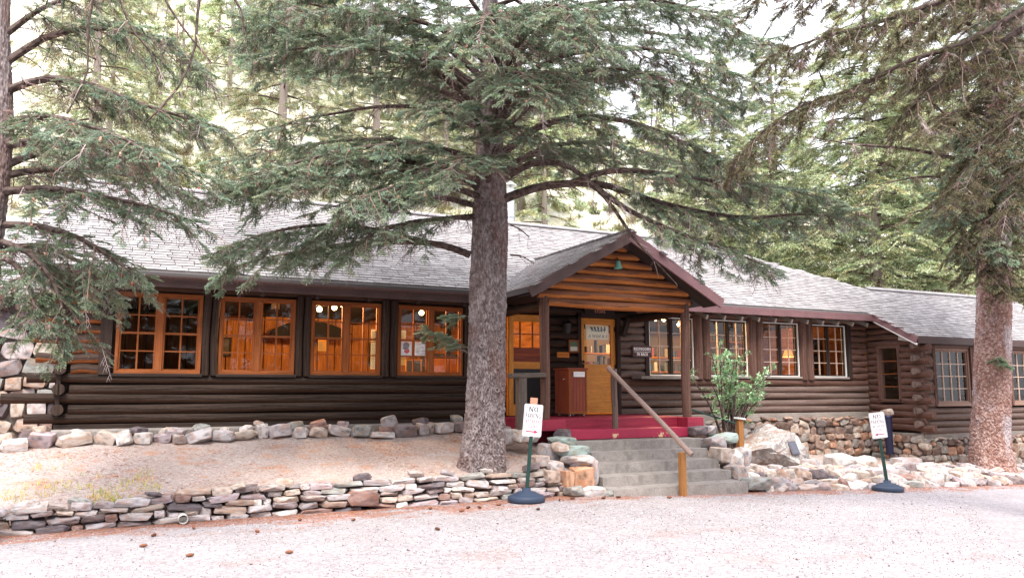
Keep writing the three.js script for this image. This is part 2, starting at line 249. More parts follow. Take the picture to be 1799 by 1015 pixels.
// open hillside behind the cabin: dry straw-coloured slope with bare rock
const hillY = (x, z) => { const d = Math.max(0, -9 - z), s = 0.3 + 0.33 * sstep(2, 14, d); let h = 0.45 + d * s * (0.98 + 0.0025 * (10 - x)); if (d > 62) h = lerp(h, h * 0.86, sstep(62, 110, d)); return h + (f2(x * 0.09, z * 0.09, 61) - 0.5) * Math.min(9, d * 0.16) + (f2(x * 0.5, z * 0.5, 67) - 0.5) * Math.min(1.1, d * 0.06); };
T.hill = tex(512, 512, (u, v) => { const a = fbm(u, v, 6, 6, 801, 5), b = fbm(u, v, 60, 60, 811, 3), k = fbm(u, v, 14, 14, 821, 4); let c = mixc([0.46, 0.43, 0.3], [0.54, 0.52, 0.42], a); c = mixc(c, [0.5, 0.48, 0.46], sstep(0.58, 0.7, k)); c = mixc(c, [0.26, 0.31, 0.13], sstep(0.62, 0.72, fbm(u, v, 10, 10, 831, 4)) * 0.6); return mulc(c, 0.7 + 0.55 * b); }, 1 / 9, 1 / 9);
M.hill = std({ map: T.hill, roughness: 0.97 });
struct('hillside', sheet(range(-130, 170, 2), [...range(-150, -70, 4), ...range(-68, -7, 1)], hillY), M.hill);
// loose pebbles and needle litter on the drive
{
  R = rng(501);
  const peb = new THREE.IcosahedronGeometry(1, 0), ms = [], cs = [], q = new THREE.Quaternion(), e = new THREE.Euler();
  for (let i = 0; i < 42000; i++) {
    const z = 3.5 + Math.pow(R(), 0.7) * 8.5, x = lerp(-3.5, 17, R()), dx = Math.abs(x - 0.49 * (14.25 - z)), s = rnd(0.003, 0.0075) * (R() < 0.02 ? 2 : 1); if (dx > 2 + 0.72 * (14.25 - z)) continue;
    q.setFromEuler(e.set(rnd(0, 6), rnd(0, 6), rnd(0, 6))); ms.push(new THREE.Matrix4().compose(V(x, roadRelief(x, z) + s * 0.25, z), q, V(s * rnd(0.8, 1.6), s * 0.7, s)));
    const t = R(); cs.push(t < 0.45 ? rgb(0.16, 0.12, 0.12) : t < 0.75 ? rgb(0.36, 0.31, 0.31) : rgb(0.6, 0.55, 0.54));
  }
  tag(inst('gravel', peb, plain(1, 1, 1, 0.9), ms, cs, scene), 'loose grey and dark gravel scattered over the pale drive', 'gravel', null, 'stuff');
  const nd = new THREE.BoxGeometry(1, 0.07, 0.09), m2 = [], c2 = [];
  const put = (x, y, z) => { q.setFromEuler(e.set(rnd(-0.1, 0.1), rnd(0, 6.3), rnd(-0.15, 0.15))); m2.push(new THREE.Matrix4().compose(V(x, y, z), q, V(rnd(0.02, 0.05), 0.03, rnd(0.025, 0.04)))); const t = R(); c2.push(t < 0.6 ? rgb(0.42, 0.15, 0.07) : t < 0.85 ? rgb(0.24, 0.11, 0.07) : rgb(0.5, 0.3, 0.18)); };
  for (let i = 0; i < 6500; i++) { const x = rnd(-3, 7.2), z = frontZ(x) + 0.06 + Math.pow(R(), 2) * 1.1; if (f2(x * 2.6, z * 5, 31, 5) + 0.34 - (z - frontZ(x)) * 0.42 > 0.5 + rnd(0, 0.1)) put(x, roadRelief(x, z) + 0.006, z); }
  for (let i = 0; i < 2500; i++) { const x = rnd(9.5, 18), z = frontZ(x) + 0.1 + Math.pow(R(), 2) * 0.7; put(x, roadRelief(x, z) + 0.006, z); }
  for (let i = 0; i < 12000; i++) { const x = rnd(-4, 6.9), z = rnd(0.7, 3.15); if (f2(x * 1.7, z * 2.6, 77, 4) > 0.52 || R() < 0.15) put(x, leftTerrace(x, z) + 0.006, z); }
  tag(inst('needle_litter', nd, plain(1, 1, 1, 0.9), m2, c2, scene), 'rust-brown fallen needles drifted along the stone walls and terrace', 'needle litter', null, 'stuff');
}
// ---------------------------------------------------------------- the log cabin
const cabin = thing('log_cabin', 'long brown log cabin with a pale shingled roof, glowing windows and a gabled porch', 'cabin');
const PITCH = 0.156, SL = 0.535, EZ = 0.5, EY = 3.48;
const roofY = (z) => EY + SL * (EZ - z);
R = rng(11);
const wallLogs = (wall, mat, x0, x1, y0, n, z = 0, r = 0.079) => { for (let i = 0; i < n; i++) part('log', logAt(x0, x1, y0 + i * PITCH, z + rnd(-0.006, 0.006), r * rnd(0.96, 1.04), rnd(0, 900)), mat, wall); };
const frontWall = sub('front_wall', cabin);
// left hall: five full logs below the windows, corner logs above, alternate ends running out past the corner
for (let i = 0; i < 5; i++) part('log', logAt(i % 2 ? -0.72 : [-1.3, 0, -1.62, 0, -1.3][i], 6.78, 1.17 + i * PITCH, 0, 0.0795, 40 + i), M.logDark, frontWall);
for (let i = 5; i < 15; i++) { const y = 1.17 + i * PITCH; part('log', logAt(i % 2 ? -0.72 : -1.2 - 0.12 * (i % 4 === 0), -0.32, y, 0, 0.0795, 60 + i), M.logCorner, frontWall); }
for (let i = 0; i < 15; i++) if (i % 2) part('log', logGeo(0.95, 0.085, 80 + i, 'z').translate(-0.86, 1.17 + i * PITCH, -0.31), M.logDark, frontWall, 'sawn end of a side wall log at the corner');
const lw = sub('side_wall', cabin);
for (let i = 0; i < 15; i++) if (!(i % 2)) part('log', logGeo(5.9, 0.083, 100 + i, 'z').translate(-0.86, 1.17 + i * PITCH, -3.05), M.logDark, lw);
part('backing', [span(-0.93, -0.79, 0.75, 3.52, -6.1, -0.12), span(-0.79, -0.74, 1.0, 3.45, -6.1, -0.14)], M.dark, lw);
// header log and short logs between the windows and the screen door
part('log', logAt(-0.9, 6.8, 3.32, 0.0, 0.085, 130), M.logDark, frontWall);
wallLogs(frontWall, M.logDark, 5.98, 6.78, 1.95, 8);
// door bay
wallLogs(frontWall, M.logDark, 7.78, 8.42, 1.17, 13);
wallLogs(frontWall, M.logDark, 6.8, 9.9, 3.23, 1);
wallLogs(frontWall, M.logGrey, 9.46, 10.14, 1.95, 8);
// right hand store
for (let i = 0; i < 5; i++) part('log', logAt(9.46, 16.88, 1.17 + i * PITCH, 0, 0.0795, 150 + i), i > 3 ? M.logPlum : M.logGrey, frontWall);
for (let i = 5; i < 14; i++) part('log', logAt(16.3, 16.88, 1.17 + i * PITCH, 0, 0.0795, 160 + i), M.logPlum, frontWall);
part('log', logAt(9.9, 16.9, 3.33, 0, 0.085, 171), M.logPlum, frontWall);
part('base_board', rbx(7.3, 0.17, 0.06, 0.01, 13.22, 1.0, 0.03), M.grey, frontWall, 'wide plank under the lowest logs');
part('base_board', rbx(7.7, 0.12, 0.06, 0.01, 2.95, 1.03, 0.02), M.dark, frontWall);
// boards behind the logs close the wall round every opening
const openings = [[-0.12, 1.17, 1.88, 3.2], [1.44, 2.7, 1.88, 3.2], [2.97, 4.25, 1.88, 3.2], [4.57, 5.88, 1.88, 3.2], [6.86, 7.7, 1.12, 3.12], [8.5, 9.38, 1.12, 3.12], [10.24, 11.44, 1.93, 3.21], [11.89, 13.0, 1.93, 3.21], [13.45, 14.61, 1.93, 3.21], [15.03, 16.19, 1.93, 3.21]];
{
  const g = [span(-0.92, 16.9, 3.22, 3.46, -0.14, -0.06)]; let x = -0.92;
  for (const [a, b, y0, y1] of openings) { g.push(span(x, a, 0.7, 3.22, -0.14, -0.06), span(a, b, 0.7, y0, -0.14, -0.06)); if (y1 < 3.22) g.push(span(a, b, y1, 3.22, -0.14, -0.06)); x = b; }
  g.push(span(x, 16.9, 0.7, 3.22, -0.14, -0.06));
  part('backing', g, M.dark, frontWall);
}
// vertical half-log pairs between the windows
for (const [a, b, m] of [[1.17, 1.44, 'logDark'], [2.7, 2.97, 'logDark'], [4.25, 4.57, 'logDark'], [11.44, 11.89, 'logPlum'], [13.0, 13.45, 'logPlum'], [14.61, 15.03, 'logPlum']]) {
  const c = (a + b) / 2, r = (b - a) / 4 - 0.006;
  for (const s of [-1, 1]) part('post', postAt(c + s * (b - a) / 4, 1.86, 3.26, 0.05, r, a * 31 + s * 7), M[m], frontWall, 'upright peeled log between two windows');
}
part('jamb_board', span(-0.34, -0.17, 1.86, 3.26, -0.04, 0.09), M.dark, frontWall);
for (const [a, b, y0] of [[5.91, 6.0, 1.86], [10.1, 10.2, 1.9], [16.2, 16.32, 1.9]]) part('jamb_board', span(a, b, y0, 3.26, -0.04, 0.1), M.dark, frontWall);

// windows: frame > two sashes of 2 x 4 panes
function sashWindow(x0, x1, y0, y1, z, o) {
  const w = sub('window', cabin); if (o.label) w.userData.label = o.label;
  const f = o.f || 0.05, dp = o.d || 0.12, fr = [], mu = [], cols = o.cols || 2, rows = o.rows || 4, ns = o.sashes || 2;
  fr.push(rbx(x1 - x0, f, dp, 0.006, (x0 + x1) / 2, y1 - f / 2, z), rbx(x1 - x0, f, dp, 0.006, (x0 + x1) / 2, y0 + f / 2, z), rbx(f, y1 - y0 - 2 * f, dp, 0.006, x0 + f / 2, (y0 + y1) / 2, z), rbx(f, y1 - y0 - 2 * f, dp, 0.006, x1 - f / 2, (y0 + y1) / 2, z));
  part('frame', fr, o.frame, w);
  part('sill', rbx(x1 - x0 + 0.06, 0.05, 0.16, 0.008, (x0 + x1) / 2, y0 - 0.02, z + 0.04), o.sill, w);
  const mw = o.mull || 0.07, inner = (x1 - x0 - 2 * f - mw * (ns - 1)) / ns;
  for (let s = 0; s < ns; s++) {
    const a = x0 + f + s * (inner + mw), b = a + inner, ya = y0 + f, yb = y1 - f, sf = o.sf || 0.028;
    if (s) part('mullion', rbx(mw, yb - ya, dp * 0.9, 0.006, a - mw / 2, (ya + yb) / 2, z), o.mullMat || o.frame, w);
    part('sash', [span(a, b, ya, ya + sf, z - 0.02, z + 0.025), span(a, b, yb - sf, yb, z - 0.02, z + 0.025), span(a, a + sf, ya + sf, yb - sf, z - 0.02, z + 0.025), span(b - sf, b, ya + sf, yb - sf, z - 0.02, z + 0.025)], o.sash, w);
    const pw = (b - a - 2 * sf) / cols, ph = (yb - ya - 2 * sf) / rows;
    for (let i = 1; i < cols; i++) mu.push(span(a + sf + i * pw - o.m / 2, a + sf + i * pw + o.m / 2, ya + sf, yb - sf, z - 0.012, z + 0.018));
    for (let j = 1; j < rows; j++) { const hm = j === rows / 2 && o.mid ? o.mid : o.m * 0.8; mu.push(span(a + sf, b - sf, ya + sf + j * ph - hm / 2, ya + sf + j * ph + hm / 2, z - 0.01, z + 0.016)); }
    for (let i = 0; i < cols; i++) for (let j = 0; j < rows; j++) { const g = new THREE.PlaneGeometry(pw - 0.006, ph - 0.006); g.applyMatrix4(new THREE.Matrix4().makeRotationFromEuler(new THREE.Euler(rnd(-0.006, 0.006), rnd(-0.006, 0.006), 0))); part('pane', g.translate(a + sf + (i + 0.5) * pw, ya + sf + (j + 0.5) * ph, z - 0.004), M.glass, w); }
  }
  part('muntin', mu, o.munt, w);
  return w;
}
const stainedMunt = M.stain;
const paleMunt = plain(0.5, 0.36, 0.28, 0.6);
for (const [a, b] of openings.slice(0, 4)) sashWindow(a, b, 1.88, 3.2, -0.02, { frame: M.stain, sash: M.stain, munt: stainedMunt, sill: M.dark, m: 0.024, mid: 0.034, mull: 0.1, label: 'orange stained double window of the left hall' });
for (const [a, b] of openings.slice(6)) sashWindow(a, b, 1.93, 3.21, -0.02, { frame: M.white, f: 0.022, sash: M.dark, sf: 0.03, munt: paleMunt, sill: M.grey, m: 0.022, mull: 0.05, mullMat: M.dark, label: 'store window with pale glazing bars' });
part('window_ledge', rbx(1.5, 0.06, 0.36, 0.01, 10.5, 1.88, 0.24), M.grey, cabin, 'weathered ledge under the first store window');

// rooms behind the windows
const rooms = sub('interior', cabin);
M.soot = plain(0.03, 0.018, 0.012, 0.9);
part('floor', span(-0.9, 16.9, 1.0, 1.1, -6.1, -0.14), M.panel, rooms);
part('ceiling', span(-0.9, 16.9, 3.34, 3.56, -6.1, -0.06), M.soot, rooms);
for (let i = 0; i < 20; i++) part('plank', rbx(0.4, 2.45, 0.05, 0.008, -0.6 + i * 0.42, 2.3, -5.2 + (i % 2) * 0.008), M.panel, rooms);
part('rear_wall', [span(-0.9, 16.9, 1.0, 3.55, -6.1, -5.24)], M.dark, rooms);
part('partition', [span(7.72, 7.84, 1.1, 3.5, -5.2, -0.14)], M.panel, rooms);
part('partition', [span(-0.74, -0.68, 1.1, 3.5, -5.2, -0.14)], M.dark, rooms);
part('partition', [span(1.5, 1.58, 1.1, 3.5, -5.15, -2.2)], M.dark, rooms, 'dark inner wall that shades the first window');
const storeWall = plain(0.62, 0.46, 0.3, 0.85);
part('rear_panel', span(7.9, 16.8, 1.1, 3.5, -5.2, -5.1), storeWall, rooms);
part('side_panel', span(16.76, 16.9, 0.7, 3.5, -6.1, -0.14), M.panel, rooms);
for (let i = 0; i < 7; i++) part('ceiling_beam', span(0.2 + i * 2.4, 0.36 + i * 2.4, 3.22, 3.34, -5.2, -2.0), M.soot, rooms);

// roof: one front slope over the cabin and the lower wing, hip on the right, slab, shingles
const RZ = -4.0, front = [[-1.36, EZ], [16.68, EZ], [16.68, 1.65], [25, 1.65], [25, -1.24], [18.55, -1.24], [15.03, RZ], [-1.36, RZ]];
const roof = sub('roof', cabin);
function slab(poly, yOf, th) { // poly of [x, z]
  const c = poly.map(([x, z]) => new THREE.Vector2(x, z)), t = THREE.ShapeUtils.triangulateShape(c, []), pos = [];
  const P = (i, d) => [poly[i][0], yOf(poly[i][0], poly[i][1]) - d, poly[i][1]];
  for (const [a, b, d] of t) { pos.push(...P(a, 0), ...P(b, 0), ...P(d, 0), ...P(a, th), ...P(d, th), ...P(b, th)); }
  for (let i = 0; i < poly.length; i++) { const j = (i + 1) % poly.length; pos.push(...P(i, 0), ...P(i, th), ...P(j, 0), ...P(j, 0), ...P(i, th), ...P(j, th)); }
  const g = new THREE.BufferGeometry(); g.setAttribute('position', new THREE.Float32BufferAttribute(pos, 3)); g.computeVertexNormals(); g.setAttribute('uv', new THREE.Float32BufferAttribute(new Float32Array(pos.length / 3 * 2), 2)); return g;
}
const fy = (x, z) => roofY(z);
part('deck', slab(front, fy, 0.1), M.underlay, roof);
part('rear_slope', slab([[-1.36, RZ - 0.002], [15.03, RZ - 0.002], [16.9, -8.6], [-1.36, -8.6]], (x, z) => roofY(RZ) - SL * (RZ - z) , 0.1), M.shingles[2], roof);
part('hip', slab([[15.035, RZ], [18.55, -1.25], [20.5, -8.6], [16.9, -8.6]], (x, z) => { const t = clamp((x - 15.035) / 3.515); return roofY(RZ) - t * (roofY(RZ) - roofY(-1.24)) - 0.02 - Math.max(0, -4 - z) * 0.35; }, 0.1), M.shingles[2], roof);
part('wing_rear_slope', slab([[18.56, -1.245], [25, -1.245], [25, -6], [18.56, -6]], (x, z) => roofY(-1.24) - SL * (-1.24 - z) - 0.004, 0.1), M.shingles[2], roof);
function inPoly(x, z, p) { let c = false; for (let i = 0, j = p.length - 1; i < p.length; j = i++) if (p[i][1] > z !== p[j][1] > z && x < ((p[j][0] - p[i][0]) * (z - p[i][1])) / (p[j][1] - p[i][1]) + p[i][0]) c = !c; return c; }
// shingle tabs: wedge boxes, butt edge proud; the nearest are single parts, the others one joined part
const tabGeos = [...Array(5)].map((_, i) => { const w = 0.27 + i * 0.012, g = new THREE.BoxGeometry(w, 0.024, 0.17); const p = g.attributes.position; for (let k = 0; k < p.count; k++) if (p.getZ(k) < 0) p.setY(k, p.getY(k) * 0.2 - 0.011); g.computeVertexNormals(); const u = g.attributes.uv; for (let k = 0; k < u.count; k++) u.setXY(k, p.getX(k) + i * 0.17, p.getZ(k) + i * 0.31); return g; });
const tabs = []; // [matrix, variant, tone, nearness]
function course(origin, along, upslope, normal, len, rowsN, ok, exposure = 0.125) {
  const basis = new THREE.Matrix4().makeBasis(along, normal, upslope.clone().negate());
  for (let r = 0; r < rowsN; r++) {
    const sag = rnd(-0.006, 0.006); let s = rnd(-0.3, 0);
    while (s < len) {
      const v = Math.floor(rnd(0, 5)) % 5, w = 0.285 + v * 0.012, p = origin.clone().addScaledVector(along, s + w / 2).addScaledVector(upslope, (r + 0.5) * exposure + 0.02 + sag + rnd(-0.006, 0.006)).addScaledVector(normal, 0.014 + rnd(0, 0.006));
      s += w; if (!ok(p)) continue;
      const m = basis.clone().multiply(new THREE.Matrix4().makeRotationY(rnd(-0.012, 0.012))); m.setPosition(p); tabs.push([m, v, Math.floor(rnd(0, 5)) % 5, p.distanceTo(camera.position)]);
    }
  }
}
R = rng(21);
{
  const n = V(0, 1, SL).normalize(), up = V(0, SL, -1).normalize(), k = Math.sqrt(1 + SL * SL);
  course(V(-1.36, roofY(1.65), 1.65), V(1, 0, 0), up, n, 26.4, Math.ceil(((1.65 - RZ) * k) / 0.125), (p) => inPoly(p.x, p.z + 0.05, front) && inPoly(p.x, p.z - 0.04, front));
}
// porch gable roof
const GX = 8.17, GH = 2.05, GY = 4.47, GE = 3.35, GF = 2.42, GS = (GY - GE) / GH;
for (const s of [-1, 1]) {
  const poly = [[GX, GF], [GX + s * GH, GF], [GX + s * GH, 0.35], [GX, -1.6]];
  part('porch_slope', slab(poly, (x) => GY - Math.abs(x - GX) * GS - (s > 0 ? 0.002 : 0), 0.09), M.underlay, roof);
  const up = V(-s, GS, 0).normalize(), n = V(s * GS, 1, 0).normalize();
  course(V(GX + s * GH, GE, s > 0 ? GF : GF - 4), V(0, 0, -s), up, n, 4.0, 19, (p) => p.z < GF && p.y > roofY(p.z) - 0.02 - 1e3 * (p.z > 0.5) && (p.x - GX) * s > -0.06, 0.125);
}
{
  // order by nearness but only tabs that face the camera side; tabs clear of the tree first
  const order = tabs.map((t, i) => i).sort((a, b) => tabs[a][3] - tabs[b][3]);
  const rest = [];
  order.forEach((i, k) => {
    const [m, v, tone] = tabs[i];
    if (k < 300) { const t = part('shingle', tabGeos[v], M.shingles[tone], roof); m.decompose(t.position, t.quaternion, t.scale); }
    else { const g = tabGeos[v].clone().applyMatrix4(m), c = M.shingles[tone].color, n = g.attributes.position.count, a = new Float32Array(n * 3), f = rnd(0.92, 1.08); for (let q = 0; q < n; q++) { a[q * 3] = c.r * f; a[q * 3 + 1] = c.g * f; a[q * 3 + 2] = c.b * f; } g.setAttribute('color', new THREE.BufferAttribute(a, 3)); rest.push(g); }
  });
  const m = part('shingles', mergeGeometries(rest), M.shingleAll, roof); m.userData.kind = 'stuff';
}
part('ridge_cap', [bx(16.4, 0.03, 0.2, 6.83, roofY(RZ) + 0.02, RZ + 0.08, 0.45), bx(6.5, 0.03, 0.2, 21.8, roofY(-1.24) + 0.02, -1.17, 0.45)], M.shingles[1], roof);
// eaves: gutter on the left, fascia and rafter tails on the right, plum rake board where the wing roof drops
{
  const prof = []; for (let i = 0; i <= 8; i++) { const a = Math.PI * (1 + i / 8); prof.push([Math.cos(a) * 0.055, Math.sin(a) * 0.055]); } for (let i = 8; i >= 0; i--) { const a = Math.PI * (1 + i / 8); prof.push([Math.cos(a) * 0.047, Math.sin(a) * 0.047]); }
  const sh = new THREE.Shape(prof.map(([a, b]) => new THREE.Vector2(a, b)));
  part('gutter', new THREE.ExtrudeGeometry(sh, { depth: 7.45, bevelEnabled: false }).rotateY(Math.PI / 2).translate(-1.36, 3.415, 0.59), M.brown, roof, 'dark brown half-round gutter');
  part('fascia', span(-1.36, 6.12, 3.25, 3.415, 0.48, 0.51), M.brown, roof); part('fascia', [rbx(6.46, 0.16, 0.035, 0.006, 13.46, 3.385, 0.52)], M.plum, roof, 'plum painted fascia board');
  part('soffit', [span(-1.3, 6.1, 3.36, 3.38, 0.08, 0.48), span(10.25, 16.66, 3.37, 3.385, 0.08, 0.49)], M.dark, roof);
  for (let i = 0; i < 13; i++) part('rafter_tail', rbx(0.055, 0.1, 0.42, 0.006, 10.5 + i * 0.5, 3.29, 0.27, 0.4), M.grey, roof);
  for (let i = 0; i < 8; i++) part('rafter_tail', rbx(0.07, 0.1, 0.4, 0.006, -0.7 + i * 0.92, 3.3, 0.28, 0.4), M.dark, roof);
  const a = V(16.68, roofY(0.5) - 0.07, 0.5), b = V(16.68, roofY(1.65) - 0.07, 1.65), L = a.distanceTo(b), ang = Math.atan(SL);
  part('rake_board', rbx(0.035, 0.16, L + 0.06, 0.006, 16.66, (a.y + b.y) / 2, 1.08, ang), M.plum, roof, 'plum rake board at the step down to the wing');
  part('rake_trim', rbx(0.03, 0.05, L + 0.04, 0.006, 16.672, (a.y + b.y) / 2 - 0.105, 1.08, ang), M.white, roof);
  part('fascia', rbx(8.3, 0.16, 0.035, 0.006, 20.85, roofY(1.65) - 0.08, 1.665), M.brown, roof);
  part('bracket', rbx(0.1, 0.1, 0.3, 0.008, 16.74, 2.83, 1.3, 0.2), M.grey, roof);
  part('gable_end', slab([[-1.36, EZ], [-1.3, EZ], [-1.3, RZ], [-1.36, RZ]], (x, z) => roofY(z) - 0.1, 0.16), M.brown, roof);
  part('side_gable', slab([[-0.9, 0.1], [-0.84, 0.1], [-0.84, RZ], [-0.9, RZ]], (x, z) => roofY(z) - 0.11, 2.4), M.dark, roof);
}
const flue = whole('flue_pipe', [cyl(0.11, 0.11, 1.35, 0, 0, 0, 24), cyl(0.125, 0.125, 0.03, 0, 0.55, 0, 24), cyl(0.19, 0.03, 0.12, 0, 1.42, 0, 24), cyl(0.02, 0.02, 0.1, 0, 1.34, 0, 8)], M.steel, 'pale metal flue pipe rising behind the roof ridge', 'flue pipe');
flue.position.set(9.05, 5.6, -4.4);

// stone annex against the left gable end and the rubble foundation
function rock(seed, extra = 6, jit = 0.34, round = 0.12) { // hull of a battered block, faces roughened, arrises kept
  const r = rng(seed), pts = [];
  for (const x of [-1, 1]) for (const y of [-1, 1]) for (const z of [-1, 1]) { const k = () => 1 - jit * r(); pts.push(V(x * k(), y * k(), z * k())); if (r() < round * 4) pts.push(V(x * k() * 0.7, y * k(), z * k() * 0.8)); }
  for (let i = 0; i < extra; i++) { const z = r() * 2 - 1, t = r() * 6.283, q = Math.sqrt(1 - z * z); pts.push(V(q * Math.cos(t), z, q * Math.sin(t)).multiplyScalar(1.05 + 0.2 * r())); }
  let g = new ConvexGeometry(pts); g.deleteAttribute('normal');
  for (let k = 0; k < 2; k++) { const p = g.attributes.position, out = []; for (let i = 0; i < p.count; i += 3) { const [a, b, c] = [0, 1, 2].map((j) => V().fromBufferAttribute(p, i + j)), ab = a.clone().lerp(b, 0.5), bc = b.clone().lerp(c, 0.5), ca = c.clone().lerp(a, 0.5); for (const v of [a, ab, ca, ab, b, bc, ca, bc, c, ab, bc, ca]) out.push(v.x, v.y, v.z); } g = new THREE.BufferGeometry(); g.setAttribute('position', new THREE.Float32BufferAttribute(out, 3)); }
  const p = g.attributes.position, v = V(); for (let i = 0; i < p.count; i++) { v.fromBufferAttribute(p, i); const d = v.clone().normalize(), L = v.length(); v.addScaledVector(d, 0.13 * (f3(d.x * 2.6 + seed, d.y * 2.6, d.z * 2.6, seed, 3) - 0.5) - round * Math.max(0, L - 1.12)); p.setXYZ(i, v.x, v.y, v.z); }
  g.computeBoundingBox(); const c = g.boundingBox.getCenter(V()), s = g.boundingBox.getSize(V()); g.translate(-c.x, -c.y, -c.z).scale(1 / s.x, 1 / s.y, 1 / s.z);
  const h = toCreasedNormals(g, 0.36), hp = h.attributes.position, hn = h.attributes.normal, uv = new Float32Array(hp.count * 2);
  for (let i = 0; i < hp.count; i++) { const a = [Math.abs(hn.getX(i)), Math.abs(hn.getY(i)), Math.abs(hn.getZ(i))], k = a.indexOf(Math.max(...a)), q = [hp.getX(i), hp.getY(i), hp.getZ(i)].filter((_, j) => j !== k); uv[i * 2] = q[0] * 0.4 + seed * 0.13; uv[i * 2 + 1] = q[1] * 0.4 + seed * 0.29; }
  h.setAttribute('uv', new THREE.BufferAttribute(uv, 2)); return h;
}
const rocks = [...Array(20)].map((_, i) => rock(900 + i, 4, 0.38, 0.24)), roundRocks = [...Array(16)].map((_, i) => rock(950 + i, 9, 0.55, 0.4));
M.annexStones = [...M.stones, M.stones[2], M.stones[8], M.stones[2], M.stones[8], M.paleStones[3], M.paleStones[4]];
function stone(parent, lib, mats, x, y, z, w, h, d, ry = 0, tilt = 0.12) { const m = part('stone', pick(lib), pick(mats), parent); m.position.set(x, y, z); m.scale.set(w, h, d); m.rotation.set(rnd(-tilt, tilt), ry + (R() < 0.5 ? Math.PI : 0) + rnd(-0.12, 0.12), rnd(-tilt, tilt)); return m; }
R = rng(31);
const annex = sub('stone_annex', cabin);
part('core', span(-3.6, -0.96, 0.4, 3.2, -4.6, -1.82), M.mortar, annex);
for (let y = 0.6; y < 3.2; ) { const h = rnd(0.16, 0.34); for (let x = -3.5 + rnd(0, 0.2); x < -1.0; ) { const w = rnd(0.2, 0.52); stone(annex, rocks, M.annexStones, x + w / 2, y + h / 2 + rnd(-0.02, 0.02), -1.78 + rnd(-0.04, 0.04), w * 1.0, h * 1.03, 0.28, 0, 0.16); x += w; } y += h; }
part('shed_roof', slab([[-3.9, -1.45], [-1.34, -1.45], [-1.34, -5], [-3.9, -5]], (x, z) => 3.32 + SL * (-1.45 - z), 0.1), M.shingles[3], annex);
{ const tabs0 = tabs.length; course(V(-3.9, 3.32, -1.45), V(1, 0, 0), V(0, SL, -1).normalize(), V(0, 1, SL).normalize(), 2.5, 26, () => true); const g = tabs.splice(tabs0).map(([m, v]) => tabGeos[v].clone().applyMatrix4(m)); part('shingles', mergeGeometries(g), M.shingles[3], annex).userData.kind = 'stuff'; }
part('fascia', span(-3.9, -1.34, 3.14, 3.23, -1.46, -1.43), M.brown, annex);
const foundation = sub('foundation', cabin);
part('core', [span(9.9, 16.9, -0.3, 0.92, -0.35, 0.0), span(16.98, 25, -0.5, 0.44, 1.0, 1.42), span(-1.0, 6.7, 0.3, 1.0, -0.3, 0.12)], M.mortar, foundation);
function rubble(parent, x0, x1, y0, y1, z, mats, smin, smax) { for (let y = y0; y < y1; ) { const h = Math.min(rnd(smin, smax) * 0.75, Math.max(0.06, y1 - y)); for (let x = x0 - rnd(0, 0.1); x < x1; ) { const w = rnd(smin, smax); stone(parent, R() < 0.5 ? rocks : roundRocks, mats, x + w / 2, y + h / 2 + rnd(-0.025, 0.025), z + rnd(-0.035, 0.035), w * 1.04, h * rnd(1.0, 1.25), 0.24, 0, 0.3); x += w; } y += h * 0.97; } }
rubble(foundation, 9.9, 16.95, 0.08, 0.9, 0.03, M.wallStones, 0.15, 0.34);
rubble(foundation, 17.0, 22.5, -0.25, 0.43, 1.45, M.wallStones, 0.15, 0.3);
part('core', span(16.96, 17.1, -0.5, 0.43, 0.0, 1.42), M.mortar, foundation);
for (let y = -0.2; y < 0.4; ) { const h = rnd(0.13, 0.2); for (let z = 0.05; z < 1.4; ) { const w = rnd(0.15, 0.3); stone(foundation, roundRocks, M.wallStones, 16.95, y + h / 2, z + w / 2, 0.2, h * 1.15, w * 1.06, 0, 0.25); z += w; } y += h; }
part('ledge', rbx(7.75, 0.3, 0.5, 0.02, 2.85, 0.87, 0.36), M.concrete, foundation, 'grey concrete ledge along the left hall');

// wing at the right
const wing = sub('wing_wall', cabin), WX = 17.0, WZ = 1.45;
const wingRows = 14, wy = (i) => 0.66 + i * PITCH;
R = rng(41);
for (let i = 0; i < wingRows; i++) { // front logs, opened for two windows
  const y = wy(i), out = i % 2 ? 0.22 : 0.02, segs = y > 1.26 && y < 2.62 ? [[WX - out, 17.42], [18.78, 20.32], [21.7, 25]] : [[WX - out, 25]];
  for (const [a, b] of segs) part('log', logAt(a, b, y, WZ, 0.0795, 300 + i * 7 + a), M.logGrey, wing);
}
for (let i = 0; i < wingRows + 3; i++) { // return wall facing the porch
  const y = wy(i) + PITCH / 2, out = i % 2 ? 0.02 : 0.2, segs = y > 1.36 && y < 2.7 ? [[0.02, 0.34], [0.96, WZ + out + 0.1]] : [[0.02, Math.min(WZ + out + 0.1, (EZ + (EY - y - 0.1) / SL) - 0.1)]];
  for (const [a, b] of segs) if (b > a + 0.1) part('log', logGeo(b - a, 0.0795, 400 + i * 3 + a, 'z').translate(WX, y, (a + b) / 2), M.logPlum, wing);
}
part('backing', [span(WX + 0.06, WX + 0.14, 0.4, 1.38, 0, WZ), span(WX + 0.06, WX + 0.14, 2.66, 3.0, 0, WZ), span(WX + 0.06, WX + 0.14, 1.38, 2.66, 0, 0.36), span(WX + 0.06, WX + 0.14, 1.38, 2.66, 0.94, WZ),
  span(WX, 25, 0.4, 1.3, WZ - 0.14, WZ - 0.06), span(WX, 25, 2.6, 2.86, WZ - 0.14, WZ - 0.06), span(WX, 17.44, 1.3, 2.6, WZ - 0.14, WZ - 0.06), span(18.76, 20.34, 1.3, 2.6, WZ - 0.14, WZ - 0.06), span(21.68, 25, 1.3, 2.6, WZ - 0.14, WZ - 0.06), span(24.9, 25, 0.4, 3.4, -5.9, WZ)], M.dark, wing);
